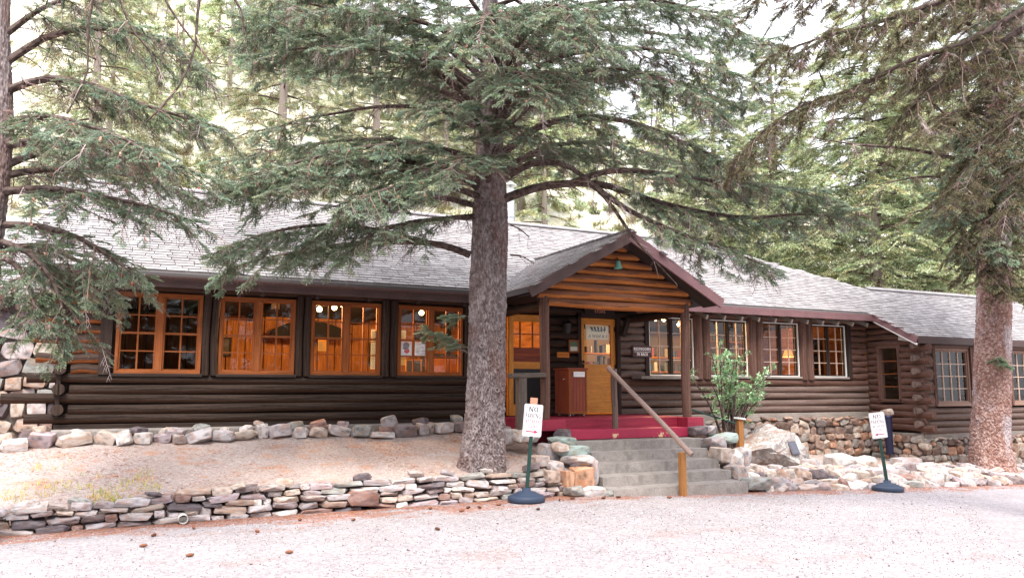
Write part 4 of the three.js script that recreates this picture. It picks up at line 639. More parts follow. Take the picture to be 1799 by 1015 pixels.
const MAIN_LIMBS = [
  [0.06, 'g', 0.42, [[4.92,3.77,2.63],[4.5,3.93,2.43],[3.77,3.97,2.18],[2.99,3.88,2.02],[2.14,3.68,1.94],[1.49,3.46,1.96],[1.21,3.26,2.04]]],
  [0.08, 'l', 0.22, [[5.11,4.82,2.73],[4.5,5.1,2.76],[3.51,5.08,2.94],[2.43,4.79,3.2],[1.48,4.39,3.4],[0.98,4.11,3.49]]],
  [0.06, 'l', 0.3, [[5.11,4.68,2.73],[4.51,4.74,2.99],[3.69,4.6,3.48],[2.95,4.26,4.01],[2.4,3.91,4.4]]],
  [0.05, 'g', 0.3, [[5.11,5.15,2.73],[4.67,5.64,2.06],[3.95,5.97,1.16],[3.06,6.04,0.28],[1.99,5.89,-0.47],[1.35,5.71,-0.89]]],
  [0.05, 's', 0.5, [[5.04,5.87,2.69],[4.56,6.18,2.34],[4.08,6.31,2.0],[3.51,6.33,1.61],[3.0,6.23,1.36],[2.4,6.1,1.07],[1.85,5.86,0.8]]],
  [0.07, 'g', 0.2, [[5.09,6.16,2.71],[4.49,6.55,2.75],[3.7,6.8,2.81],[2.72,6.9,2.78],[1.89,6.92,2.71],[1.22,7.02,2.6]]],
  [0.06, 'g', 0.15, [[5.12,6.69,2.73],[4.47,7.24,2.52],[3.54,7.49,2.4],[2.5,7.68,2.12],[1.49,7.81,1.85]]],
  [0.06, 'g', 0.2, [[5.11,6.11,2.72],[4.79,6.64,2.01],[4.18,7.14,1.04],[3.37,7.56,0.1],[2.47,7.71,-0.68]]],
  [0.075, 'd', 0.34, [[5.4,4.68,2.87],[5.81,4.84,3.18],[6.26,4.89,3.5],[6.69,4.84,3.83],[7.14,4.58,4.27],[7.64,4.35,4.74],[8.27,4.18,5.27],[8.96,4.19,5.83],[9.5,4.04,6.31]]],
  [0.06, 'x', 0.5, [[5.4,5.01,2.87],[5.78,5.26,3.05],[6.14,5.21,3.45],[6.44,4.87,3.82],[6.74,4.39,4.07],[6.98,3.97,4.19],[7.28,3.59,4.34],[7.58,3.22,4.49]]],
  [0.07, 'd', 0.25, [[5.38,5.44,2.85],[5.8,5.8,3.4],[6.3,5.85,3.97],[6.84,5.63,4.57],[7.42,5.18,5.18],[8.01,4.72,5.7]]],
  [0.06, 'd', 0.25, [[5.34,5.77,2.84],[6.0,6.42,2.83],[6.9,6.87,2.82],[7.88,7.15,2.96],[8.91,7.07,3.24],[9.8,6.68,3.57]]],
  [0.06, 'd', 0.2, [[5.32,6.21,2.83],[5.73,6.76,3.36],[6.21,6.85,4.15],[6.77,6.7,4.87],[7.4,6.35,5.51],[8.06,5.96,5.94]]],
  [0.06, 'g', 0.15, [[5.29,6.79,2.81],[5.95,7.48,3.13],[6.84,7.83,3.68],[7.79,7.88,4.25],[8.72,7.63,4.82]]],
  [0.05, 'g', 0.25, [[5.01,4.57,2.68],[4.23,4.63,2.74],[3.29,4.37,2.84],[2.59,3.94,2.94],[2.06,3.45,2.9]]],
  [0.05, 'g', 0.25, [[5.0,4.4,2.67],[4.24,4.22,2.97],[3.51,4.01,3.28],[2.96,3.72,3.46],[2.63,3.4,3.52]]],
  [0.05, 'g', 0.15, [[5.07,5.34,2.7],[3.89,5.3,3.13],[2.76,4.99,3.47],[1.8,4.58,3.67],[1.09,4.27,3.66]]],
  [0.05, 'g', 0.15, [[5.11,6.4,2.72],[4.1,6.69,3.01],[2.98,6.66,3.13],[1.98,6.43,3.2],[1.3,6.22,3.09]]],
  [0.05, 'g', 0.15, [[5.15,6.99,2.74],[4.18,7.25,3.05],[3.04,7.24,3.16],[1.98,6.99,3.09],[1.23,6.68,2.94]]],
  [0.05, 'g', 0.15, [[5.19,7.48,2.76],[4.16,7.83,2.82],[3.07,7.81,2.73],[2.06,7.65,2.57]]],
  [0.05, 'g', 0.15, [[5.29,7.09,2.81],[5.75,7.49,3.7],[6.45,7.52,4.6],[7.19,7.28,5.3],[7.87,6.74,5.85]]],
  [0.06, 'y', 0.2, [[5.24,6.11,2.79],[5.06,6.46,3.59],[4.94,6.65,4.42],[4.94,6.58,5.2],[5.09,6.26,5.83],[5.19,5.82,6.21]]],
  [0.06, 'y', 0.2, [[5.22,6.5,2.78],[4.9,6.88,3.62],[4.49,6.9,4.42],[4.05,6.47,5.1],[3.73,5.77,5.61]]],
  [0.05, 'y', 0.2, [[5.24,5.72,2.79],[5.22,6.14,3.56],[5.17,6.18,4.42],[5.2,5.93,5.11],[5.17,5.49,5.54]]],
  [0.05, 'd', 0.2, [[5.21,5.25,2.77],[5.15,5.56,3.3],[5.08,5.54,3.93],[5.01,5.16,4.45]]],
  [0.05, 'g', 0.2, [[5.19,5.44,2.77],[4.75,5.8,3.21],[4.24,5.86,3.63],[3.77,5.47,4.07]]],
  [0.05, 'd', 0.2, [[5.21,5.53,2.77],[5.7,6.39,2.12],[6.37,7.05,1.45],[7.08,7.08,1.01]]],
  [0.05, 'd', 0.2, [[5.19,5.92,2.76],[5.29,6.95,1.81],[5.16,7.64,0.74],[4.83,7.86,-0.3]]],
  [0.05, 'd', 0.2, [[5.25,4.87,2.79],[5.83,5.42,2.41],[6.65,5.88,2.03],[7.66,5.99,1.74],[8.57,5.88,1.52]]],
  [0.055, 'd', 0.25, [[6.26,4.89,3.5],[6.67,5.01,4.04],[7.14,4.86,4.71],[7.7,4.66,5.32],[8.38,4.51,5.87],[8.91,4.3,6.25]]],
  [0.05, 'd', 0.3, [[6.53,4.84,3.75],[6.86,4.31,4.36],[7.29,3.94,4.9],[7.89,3.65,5.3],[8.37,3.38,5.65]]],
  [0.05, 'd', 0.2, [[5.36,5.15,2.85],[6.18,5.67,2.69],[7.23,5.95,2.64],[8.3,5.85,2.83],[9.25,5.57,3.08]]],
  [0.05, 'd', 0.2, [[5.31,5.96,2.82],[5.79,6.4,3.61],[6.33,6.47,4.43],[6.94,6.13,5.17],[7.47,5.5,5.76]]],
  [0.05, 'd', 0.2, [[5.29,6.5,2.81],[6.19,7.51,2.69],[7.62,8.05,2.83],[9.1,7.98,3.22],[10.65,7.96,3.75]]],
  [0.05, 'g', 0.2, [[4.18,3.97,2.38],[3.3,4.07,2.51],[2.41,4.02,2.63],[1.61,3.78,2.69],[1.04,3.49,2.63]]],
  [0.05, 'l', 0.2, [[5.11,4.98,2.73],[4.09,4.93,3.12],[3.04,4.69,3.38],[2.12,4.42,3.6],[1.38,4.13,3.69]]],
  [0.05, 'g', 0.2, [[5.12,6.5,2.73],[4.48,7.26,1.97],[3.56,7.79,0.96],[2.35,7.96,-0.07],[1.63,7.87,-0.64]]],
  [0.05, 'y', 0.2, [[5.26,6.79,2.79],[5.09,7.02,3.83],[4.94,6.89,4.87],[4.86,6.57,5.72],[4.82,6.14,6.14]]],
  [0.05, 'y', 0.2, [[5.23,5.96,2.78],[4.98,6.11,3.66],[4.69,6.01,4.63],[4.55,5.69,5.34],[4.47,5.19,5.75]]],
  [0.05, 'l', 0.2, [[5.21,4.87,2.77],[4.87,5.07,3.27],[4.47,5.03,3.75],[3.99,4.7,4.29],[3.67,4.31,4.58]]],
  [0.014, 'n', 0.15, [[4.93,2.15,2.64],[4.76,2.33,2.55],[4.48,2.46,2.53],[4.23,2.55,2.52]]],
  [0.012, 'n', 0.3, [[4.98,2.75,2.55],[4.83,2.82,2.48],[4.67,2.79,2.4]]],
  [0.012, 'x', 0.3, [[5.5,4.26,2.91],[5.63,4.19,2.98],[5.77,4.06,3.05]]],
  [0.012, 'x', 0.3, [[5.5,3.77,2.91],[5.65,3.75,2.99],[5.84,3.63,3.08]]],
];
const LEFT_LIMBS = [
  [0.05, 'd', 0.15, [[-1.35,4.95,4.02],[-0.95,5.1,4.22],[-0.49,5.06,4.33],[-0.07,4.87,4.54],[0.41,4.74,4.66],[0.91,4.57,4.9]]],
  [0.045, 'd', 0.2, [[-1.38,5.28,4.01],[-0.95,5.7,4.0],[-0.37,5.88,4.06],[0.32,5.71,4.28],[0.77,5.4,4.39]]],
  [0.05, 'g', 0.12, [[-1.31,4.32,4.04],[-0.82,4.32,4.5],[-0.26,4.15,5.0],[0.29,3.96,5.49],[0.79,3.73,5.84]]],
  [0.05, 'g', 0.12, [[-1.27,3.8,4.06],[-0.85,3.8,4.38],[-0.34,3.67,4.85],[0.15,3.51,5.31],[0.55,3.34,5.62]]],
  [0.045, 'g', 0.12, [[-1.24,3.42,4.08],[-0.88,3.38,4.36],[-0.48,3.23,4.67],[-0.17,3.01,4.93],[0.12,2.76,5.18]]],
  [0.04, 'g', 0.15, [[-1.26,3.23,4.07],[-0.96,3.07,4.43],[-0.72,2.78,4.67],[-0.58,2.41,4.84],[-0.54,2.03,4.86]]],
  [0.045, 'g', 0.2, [[-1.29,4.09,4.05],[-1.0,4.38,3.64],[-0.55,4.52,3.19],[-0.04,4.52,2.88]]],
  [0.04, 'd', 0.2, [[-1.4,5.62,4.0],[-1.02,6.01,4.07],[-0.45,6.27,4.24]]],
  [0.045, 'g', 0.1, [[-1.36,4.59,4.02],[-0.88,4.51,4.7],[-0.41,4.23,5.48],[-0.04,3.97,6.0],[0.21,3.75,6.23]]],
  [0.045, 'g', 0.1, [[-1.32,3.97,4.04],[-0.92,4.16,3.79],[-0.34,4.28,3.51],[0.3,4.23,3.38],[0.78,4.07,3.4]]],
  [0.04, 'g', 0.1, [[-1.26,3.13,4.07],[-0.98,3.27,3.76],[-0.65,3.21,3.48],[-0.27,2.96,3.44],[-0.04,2.69,3.44]]],
  [0.04, 'g', 0.1, [[-1.26,3.07,4.07],[-1.03,2.88,4.62],[-0.86,2.56,4.93],[-0.78,2.27,5.08]]],
  [0.018, 'x', 0.0, [[0.53,5.98,5.61],[0.51,5.47,5.6],[0.5,5.15,5.59],[0.33,4.69,5.51],[0.08,4.38,5.39]]],
  [0.016, 'x', 0.0, [[0.08,6.09,5.17],[0.27,5.7,5.26],[0.45,5.43,5.34],[0.69,5.11,5.46]]],
  [0.014, 'x', 0.0, [[-0.46,5.92,5.12],[-0.53,5.34,5.09],[-0.49,4.97,5.11],[-0.66,4.47,5.03]]],
  [0.014, 'x', 0.0, [[-0.32,6.13,4.75],[-0.11,5.59,4.85],[0.13,5.26,4.97],[0.18,4.94,4.99]]],
  [0.014, 'x', 0.0, [[0.83,6.06,5.31],[0.98,5.79,5.38],[1.01,5.53,5.4]]],
];
const RIGHT_LIMBS = [
  [0.06, 'x', 0.3, [[18.18,6.89,2.75],[17.18,6.96,2.6],[15.79,7.03,2.48],[14.21,6.99,2.27],[12.93,7.0,2.2]]],
  [0.05, 'x', 0.3, [[18.14,6.34,2.74],[17.14,6.46,2.58],[15.98,6.39,2.57],[14.7,6.09,2.4]]],
  [0.05, 'x', 0.3, [[18.21,7.44,2.77],[17.33,7.55,2.68],[16.61,8.06,2.66],[15.69,8.38,2.65]]],
  [0.04, 'x', 0.3, [[18.09,5.65,2.71],[17.22,5.78,2.62],[16.35,5.72,2.53],[15.26,5.39,2.33]]],
  [0.06, 'b', 0.15, [[18.37,8.0,2.85],[16.81,7.92,3.2],[15.46,7.31,3.44],[14.7,6.59,3.62]]],
  [0.06, 'b', 0.15, [[18.29,6.75,2.81],[16.96,6.73,3.27],[15.83,6.12,3.61],[15.15,5.38,3.84]]],
  [0.06, 'b', 0.15, [[18.21,5.65,2.77],[17.14,5.67,3.14],[16.26,5.22,3.38],[15.73,4.53,3.56]]],
  [0.06, 'b', 0.15, [[18.16,4.98,2.75],[17.21,4.96,3.17],[16.45,4.47,3.47],[15.95,3.8,3.67]]],
  [0.06, 'b', 0.15, [[18.19,5.38,2.76],[17.75,5.41,3.44],[17.45,4.97,3.96],[17.22,4.4,4.29]]],
  [0.06, 'b', 0.15, [[18.27,6.47,2.8],[18.16,6.58,3.41],[17.97,6.16,3.99],[17.62,5.38,4.49]]],
  [0.06, 'b', 0.15, [[18.34,7.58,2.84],[18.24,7.72,3.45],[18.05,7.26,4.03],[17.7,6.37,4.52]]],
  [0.06, 'b', 0.15, [[18.42,8.71,2.87],[17.26,9.02,2.98],[16.1,8.77,3.08],[14.96,8.01,3.19]]],
  [0.06, 'b', 0.15, [[18.44,8.99,2.88],[18.34,9.16,3.5],[18.17,8.77,4.08],[18.03,7.88,4.69]]],
  [0.06, 'b', 0.15, [[18.13,4.44,2.73],[17.62,4.46,3.26],[17.3,4.02,3.55],[17.13,3.62,3.69]]],
  [0.05, 'g', 0.15, [[18.35,7.72,2.84],[17.3,7.75,3.33],[16.47,7.19,3.7],[15.88,6.28,3.97]]],
  [0.05, 'g', 0.15, [[18.31,6.75,2.82],[17.62,6.83,3.48],[16.96,6.3,3.94],[16.38,5.55,4.21]]],
  [0.05, 'g', 0.15, [[18.2,5.52,2.77],[17.27,5.65,3.31],[16.63,5.26,3.67],[16.07,4.49,3.95]]],
  [0.05, 'b', 0.15, [[18.48,9.27,2.9],[17.58,9.31,3.46],[16.82,8.8,3.87],[16.22,7.89,4.14]]],
  [0.05, 'g', 0.15, [[18.54,10.13,2.93],[17.73,10.13,3.54],[17.03,9.59,3.97],[16.44,8.59,4.25]]],
  [0.05, 'b', 0.15, [[18.58,10.71,2.95],[17.44,10.68,3.4],[16.63,10.05,3.78],[16.06,9.03,4.06]]],
  [0.05, 'g', 0.15, [[18.26,6.34,2.79],[17.11,6.29,3.01],[16.15,5.83,3.1],[15.41,5.12,3.18]]],
  [0.05, 'b', 0.15, [[18.32,7.3,2.83],[17.46,7.29,3.41],[16.67,6.81,3.8],[16.17,6.07,4.0]]],
  [0.05, 'b', 0.15, [[18.26,6.06,2.8],[17.53,6.1,3.44],[16.86,5.67,3.9],[16.4,4.97,4.11]]],
  [0.05, 'b', 0.15, [[18.43,8.42,2.88],[17.52,8.49,3.44],[16.83,8.09,3.88],[16.36,7.3,4.1]]],
  [0.05, 'b', 0.15, [[18.13,4.84,2.73],[17.2,4.89,3.17],[16.73,4.61,3.5],[16.52,4.03,3.62]]],
  [0.05, 'n', 0.3, [[17.68,3.94,2.85],[17.53,3.96,3.11],[17.34,3.79,3.35]]],
  [0.02, 'n', 0.3, [[17.46,2.19,2.79],[17.51,2.29,2.99],[17.46,2.2,3.18]]],
  [0.06, 'b', 0.15, [[18.5,9.85,2.91],[17.33,10.13,3.01],[16.05,9.85,3.05],[14.79,9.04,3.11]]],
  [0.06, 'b', 0.15, [[18.52,10.13,2.92],[18.55,10.42,3.6],[18.49,9.98,4.24]]],
  [0.06, 'd', 0.15, [[18.24,6.06,2.79],[18.68,6.54,2.11],[19.05,6.45,1.4],[19.04,5.83,0.73]]],
  [0.06, 'd', 0.15, [[18.32,7.3,2.83],[18.77,7.84,2.15],[19.02,7.95,1.38],[18.87,7.52,0.65]]],
];
const NEAR_LIMBS = [
  [0.06, 'b', 0.25, [[12.2,7.56,8.07],[11.22,6.97,7.82],[10.26,6.39,7.57],[9.45,6.08,7.29],[8.65,5.64,7.01],[7.87,5.33,6.74],[7.45,5.0,6.54],[7.1,4.59,6.37]]],
  [0.07, 'b', 0.3, [[12.4,7.31,7.95],[11.4,6.78,7.68],[10.6,6.26,7.52],[10.04,5.89,7.36],[9.58,5.54,7.24],[9.31,5.16,7.11]]],
  [0.07, 'b', 0.25, [[12.25,8.18,8.1],[11.0,7.4,7.82],[9.83,6.9,7.58],[8.71,6.43,7.37],[7.8,6.1,7.15],[7.19,5.83,6.96]]],
  [0.07, 'b', 0.25, [[12.09,6.18,8.02],[11.31,5.81,7.97],[10.62,5.29,7.97],[10.21,4.68,7.99]]],
  [0.06, 'b', 0.25, [[12.29,8.62,8.12],[10.81,7.82,7.73],[9.43,7.32,7.39],[8.12,6.91,7.09],[7.03,6.7,6.66]]],
  [0.06, 'b', 0.25, [[12.01,5.17,7.98],[11.32,4.91,7.98],[10.63,4.43,7.97],[10.29,3.92,8.03]]],
];
const LEFT_TRUNK = [[-1.4, 0.3, 4], [-1.4, 3.2, 4], [-1.37, 4.4, 4], [-1.46, 5.7, 3.98], [-1.5, 9, 4]];
const RIGHT_TRUNK = [[17.72, -0.3, 2.53], [17.82, 1, 2.57], [17.92, 2.2, 2.62], [18.07, 3.97, 2.7]];
const RIGHT_TOP = [[18.07, 3.96, 2.7], [18.29, 6.75, 2.81], [18.52, 10.14, 2.92], [18.6, 13, 2.95]];
// ---------------------------------------------------------------- dry stone walls and edging
{
  R = rng(201);
  const w = thing('stone_wall', 'low dry-stone wall curving along the drive below the sandy terrace', 'stone wall');
  const topAt = (x) => lerp(0.27, 0.41, sstep(-2, 2.5, x)) + 0.05 * (n2(x * 2.2, 3, 9) - 0.5);
  let y = 0, row = 0;
  while (y < 0.56) {
    const h = [0.085, 0.1, 0.075, 0.09, 0.08][row % 5] * rnd(0.9, 1.15);
    for (let x = -3.2 + rnd(0, 0.2); x < 6.72; ) {
      const wd = rnd(0.12, 0.46) * (row === 0 ? 1.1 : 1), cx = x + wd / 2, hh = h * rnd(0.75, 1.3);
      if (y + h * 0.55 < topAt(cx)) stone(w, rocks, R() < 0.25 ? M.paleStones : M.stones, cx, y + h / 2 - 0.02 + rnd(-0.012, 0.012), frontZ(cx) - 0.13 - row * 0.02 + rnd(-0.03, 0.03), wd * rnd(0.93, 1.02), hh * rnd(0.92, 1.04), rnd(0.22, 0.34), 0, 0.13);
      x += wd * 0.98;
    }
    y += h * 0.93; row++;
  }
  for (let x = -2.6; x < 6.7; x += rnd(0.4, 1.1)) { const s = rnd(0.18, 0.32); stone(w, roundRocks, R() < 0.5 ? M.paleStones : M.stones, x, topAt(x) + 0.01, frontZ(x) - 0.2 + rnd(-0.05, 0.05), s, s * rnd(0.28, 0.5), s * 0.8, rnd(-0.4, 0.4), 0.2); }
  const red = stone(w, rocks, [M.stones[3]], 3.05, 0.16, frontZ(3) - 0.08, 0.46, 0.2, 0.3, 0, 0.04); red.userData.label = 'dark red-brown block in the dry-stone wall';
}
{
  R = rng(211);
  const e = thing('stone_edging', 'row of rough stones along the foot of the left hall', 'stone edging');
  for (let x = -3.4; x < 6.6; ) { const wd = rnd(0.16, 0.46), hh = rnd(0.11, 0.24), z = 0.78 + 0.06 * Math.sin(x * 2) + rnd(-0.05, 0.05); stone(e, R() < 0.6 ? rocks : roundRocks, R() < 0.4 ? M.paleStones : M.stones, x + wd / 2, leftTerrace(x, z) + hh * 0.42, z, wd * 1.05, hh, rnd(0.18, 0.3), rnd(-0.4, 0.4), 0.25); if (R() < 0.5) { const s = rnd(0.12, 0.24); stone(e, roundRocks, M.stones, x + wd * rnd(0.2, 0.8), leftTerrace(x, z) + hh * 0.8 + s * 0.15, z - 0.1, s * 1.3, s * 0.7, s, rnd(0, 3), 0.3); } x += wd * rnd(0.92, 1.05); }
  const up = stone(e, roundRocks, [M.paleStones[5]], 4.22, 1.02, 0.78, 0.3, 0.36, 0.18, 0.2, 0.05); up.rotation.z = -0.5; up.userData.label = 'blue-grey stone standing on edge in the row';
}
{
  R = rng(221);
  const w = thing('rubble_bank', 'bank of pale rubble along the drive right of the steps', 'stone bank');
  for (let row = 0; row < 5; row++) for (let x = 9.75 + rnd(0, 0.2); x < 22; ) { const wd = rnd(0.14, 0.5) * (row ? 0.9 : 1), hh = rnd(0.1, 0.27) * (row > 3 ? 0.75 : 1), z = frontZ(x) + 0.02 - row * 0.25 + rnd(-0.06, 0.06); stone(w, R() < 0.5 ? rocks : roundRocks, R() < 0.45 ? M.stones : M.paleStones, x + wd / 2, rightTerrace(x, z) + hh * 0.22, z, wd * 0.97, hh, rnd(0.22, 0.36), rnd(-0.5, 0.5), 0.3); x += wd * rnd(0.9, 1.05); }
}
{
  R = rng(231); // loose rocks on the right terrace: each lies on its own
  const spots = [[12.55, 2.2, 0.5, 0.26, 'white rounded rock left of the right sign on the bank'], [13.5, 2.05, 0.62, 0.36, 'big pale block behind the right sign'], [14.3, 1.95, 0.66, 0.3, 'long pale rock just right of the sign post'], [15.6, 2.0, 0.75, 0.28, 'pale hump-backed rock left of the red trunk'], [12.0, 2.55, 0.3, 0.2, 'small pale rock propped against the boulder'], [11.55, 2.75, 0.42, 0.16, 'flat tan rock at the foot of the boulder'], [17.9, 2.5, 0.6, 0.3, 'pale rock right of the red trunk base']];
  for (const [x, z, s, h, label] of spots) { const m = shadowed(new THREE.Mesh(pick(roundRocks), pick(M.paleStones))); m.name = numbered('rock'); m.position.set(x, rightTerrace(x, z) + h * 0.3, z); m.scale.set(s, h, s * 0.7); m.rotation.y = rnd(-0.4, 0.4); scene.add(m); tag(m, label, 'rock'); }
}
// ---------------------------------------------------------------- concrete steps with stone cheeks
{
  const s = thing('concrete_steps', 'five worn concrete steps climbing to the red porch', 'steps');
  const rows = [[0.1, 3.64, 6.93, 9.62], [0.265, 3.3, 6.95, 9.56], [0.43, 2.97, 7.05, 9.58], [0.595, 2.65, 7.15, 9.6], [0.76, 2.33, 7.1, 9.62]];
  R = rng(241);
  for (const [h, z, a, b] of rows) { // uneven nosing: a box with a worn, subdivided front edge
    const hh = h + 0.25, g = boxUV(new THREE.BoxGeometry(b - a, hh, 0.6, 44, 5, 3), 3 + h * 9), p = g.attributes.position;
    for (let i = 0; i < p.count; i++) { const x = p.getX(i), y = p.getY(i), zz = p.getZ(i); if (zz > 0.1) { const top = sstep(hh * 0.15, hh * 0.5, y); p.setZ(i, zz - 0.02 * f2(x * 3 + h * 50, y * 9, 3) - top * 0.018 * f2(x * 7, h * 40, 5)); if (y > hh * 0.45) p.setY(i, y - 0.012 * f2(x * 5 + h * 31, zz * 4, 7) - 0.008 * Math.abs(Math.sin(x * 1.1))); } }
    g.computeVertexNormals(); g.translate((a + b) / 2, h - hh / 2 - 0.003, z - 0.3); part('step', toCreasedNormals(g, 0.7), M.concrete, s);
  }
  part('landing', span(7.0, 9.7, 0.3, 0.745, 1.4, 2.4), M.concrete, s);
  const c = thing('step_border', 'stones set up the left side of the concrete steps', 'stone border');
  const put = (g, list) => { for (const [x, y, z, w, h, d, lib, mat, label] of list) { const m = stone(g, lib, [mat], x, y, z, w, h, d, 0, 0.06); if (label) m.userData.label = label; } };
  const green = std({ map: T.speck, color: rgb(0.34, 0.42, 0.4), roughness: 0.8 }), rust = std({ map: T.speck, color: rgb(0.5, 0.3, 0.2), roughness: 0.85 });
  put(c, [[6.6, 0.22, 3.2, 0.42, 0.42, 0.34, rocks, rust, 'squared tan block at the foot of the steps'], [6.3, 0.2, 3.22, 0.18, 0.36, 0.3, rocks, rust], [6.86, 0.3, 3.14, 0.16, 0.5, 0.3, roundRocks, M.paleStones[1]], [6.7, 0.5, 3.0, 0.5, 0.16, 0.5, roundRocks, M.paleStones[0]], [6.72, 0.62, 2.72, 0.62, 0.2, 0.44, roundRocks, green, 'smooth green and pink boulder beside the steps'], [6.35, 0.6, 2.55, 0.36, 0.3, 0.36, rocks, M.paleStones[5]], [6.75, 0.76, 2.35, 0.5, 0.17, 0.4, roundRocks, green], [6.2, 0.84, 2.1, 0.5, 0.22, 0.4, roundRocks, M.paleStones[2]], [6.9, 0.88, 2.12, 0.3, 0.16, 0.3, roundRocks, M.stones[4]], [5.9, 0.82, 1.9, 0.4, 0.3, 0.3, roundRocks, M.paleStones[0]], [5.75, 0.95, 1.5, 0.45, 0.26, 0.35, rocks, M.stones[6]], [5.5, 0.66, 2.25, 0.44, 0.2, 0.36, roundRocks, M.paleStones[2]], [6.35, 0.08, 3.42, 0.3, 0.16, 0.25, roundRocks, M.stones[6]], [6.68, 0.05, 3.44, 0.46, 0.2, 0.26, roundRocks, M.paleStones[0]], [6.95, 0.03, 3.52, 0.28, 0.1, 0.2, rocks, M.stones[6]], [6.0, 0.5, 2.95, 0.3, 0.2, 0.3, rocks, M.paleStones[3]], [6.2, 0.42, 3.05, 0.3, 0.2, 0.3, roundRocks, M.paleStones[0]], [6.05, 0.3, 3.2, 0.24, 0.2, 0.3, rocks, M.stones[2]], [6.45, 0.7, 2.8, 0.28, 0.18, 0.3, roundRocks, M.paleStones[4]]]);
  const d = thing('step_border', 'stones set up the right side of the concrete steps', 'stone border');
  put(d, [[9.76, 0.86, 2.15, 0.34, 0.18, 0.4, rocks, M.stones[4]], [10.0, 0.86, 2.2, 0.26, 0.2, 0.3, roundRocks, M.paleStones[5]], [10.25, 0.72, 2.3, 0.7, 0.22, 0.4, roundRocks, green, 'long green-grey stone lying beside the steps'], [9.86, 0.64, 2.5, 0.46, 0.26, 0.4, roundRocks, M.paleStones[5]], [9.72, 0.46, 2.85, 0.34, 0.3, 0.4, rocks, M.paleStones[4]], [9.95, 0.34, 2.9, 0.4, 0.46, 0.4, roundRocks, M.paleStones[2], 'upright pale stone right of the middle steps'], [10.25, 0.42, 2.8, 0.3, 0.36, 0.3, roundRocks, M.paleStones[0]], [9.75, 0.2, 3.2, 0.3, 0.3, 0.34, rocks, M.paleStones[3]], [9.95, 0.02, 3.46, 0.6, 0.22, 0.34, rocks, M.stones[6]], [10.5, 0.0, 3.3, 0.6, 0.2, 0.4, roundRocks, M.paleStones[5]]]);
}
// ---------------------------------------------------------------- handrail, newel, small posts
{
  const h = thing('handrail', 'peeled log handrail slanting down the middle of the steps', 'handrail');
  const a = V(8.0, 2.03, 1.86), b = V(8.22, 0.6, 3.92), L = a.distanceTo(b), g = logGeo(L, 0.043, 5, 'x', 0.006, -0.1); g.applyMatrix4(new THREE.Matrix4().makeRotationFromQuaternion(new THREE.Quaternion().setFromUnitVectors(V(1, 0, 0), b.clone().sub(a).normalize()))); g.translate((a.x + b.x) / 2, (a.y + b.y) / 2, (a.z + b.z) / 2);
  part('rail', g, std({ map: T.logGrey, color: rgb(2.1, 2.1, 2.15), roughness: 0.6 }), h, 'smooth grey rail');
  part('post', rbx(0.1, 0.72, 0.09, 0.008, 8.15, 0.27, 3.76), M.post, h, 'square brown post at the foot of the rail');
  part('post', postAt(8.06, 0.9, 2.0, 1.97, 0.055, 9), M.logGrey, h, 'round post at the head of the rail');
  const n = thing('newel_post', 'grey board cap on a square post left of the porch', 'railing');
  part('cap', rbx(0.7, 0.085, 0.16, 0.02, 6.28, 1.87, 1.96, 0, 0.05, 0.03), M.newel, n); part('post', rbx(0.16, 1.1, 0.14, 0.012, 6.17, 1.28, 1.96), M.newel, n);
  const p = thing('marker_post', 'short square orange-brown post with a pale cap beside the shrub', 'post');
  part('post', rbx(0.12, 0.76, 0.12, 0.01, 11.15, 0.66, 1.75), M.post, p); part('cap', rbx(0.19, 0.035, 0.18, 0.008, 11.16, 1.055, 1.75, 0.05, 0.3, -0.12), M.whiteMetal, p);
  whole('pipe_rail', [tube([V(10.02, 1.28, 1.5), V(11.05, 0.96, 1.75)], 0.018, 0.018, 8, 2), tube([V(10.0, 0.6, 1.48), V(10.0, 1.65, 1.48)], 0.022, 0.022, 8, 2)], M.postGreen, 'thin dark green pipe rail slanting behind the shrub', 'pipe rail');
}
// ---------------------------------------------------------------- no parking signs
function signFace(arrowRight, faded) {
  const c = document.createElement('canvas'); c.width = 384; c.height = 640; const g = c.getContext('2d');
  g.fillStyle = '#f4f2f4'; g.fillRect(0, 0, 384, 640); g.strokeStyle = faded ? '#4a3a52' : '#2b2830'; g.lineWidth = faded ? 10 : 9; g.beginPath(); g.roundRect(14, 14, 356, 612, 34); g.stroke();
  g.textAlign = 'center'; g.fillStyle = faded ? '#4a333d' : '#21161c'; g.font = 'bold 136px sans-serif'; g.fillText('NO', 192, 150, 220); g.font = 'bold 128px sans-serif'; g.fillText('PARKING', 192, 274, 326);
  g.fillStyle = faded ? '#74505e' : '#6a2436'; g.font = 'bold 84px sans-serif'; g.fillText('BETWEEN', 192, 374, 300); g.fillText('SIGNS', 192, 466, 210);
  g.fillStyle = faded ? '#9a3a62' : '#b3224a'; const s = arrowRight ? 1 : -1; g.save(); g.translate(192, 545); g.scale(s, 1); g.fillRect(-125, -13, 170, 26); g.beginPath(); g.moveTo(45, -40); g.lineTo(128, 0); g.lineTo(45, 40); g.fill(); g.restore();
  const t = new THREE.CanvasTexture(c); t.colorSpace = THREE.SRGBColorSpace; return t;
}
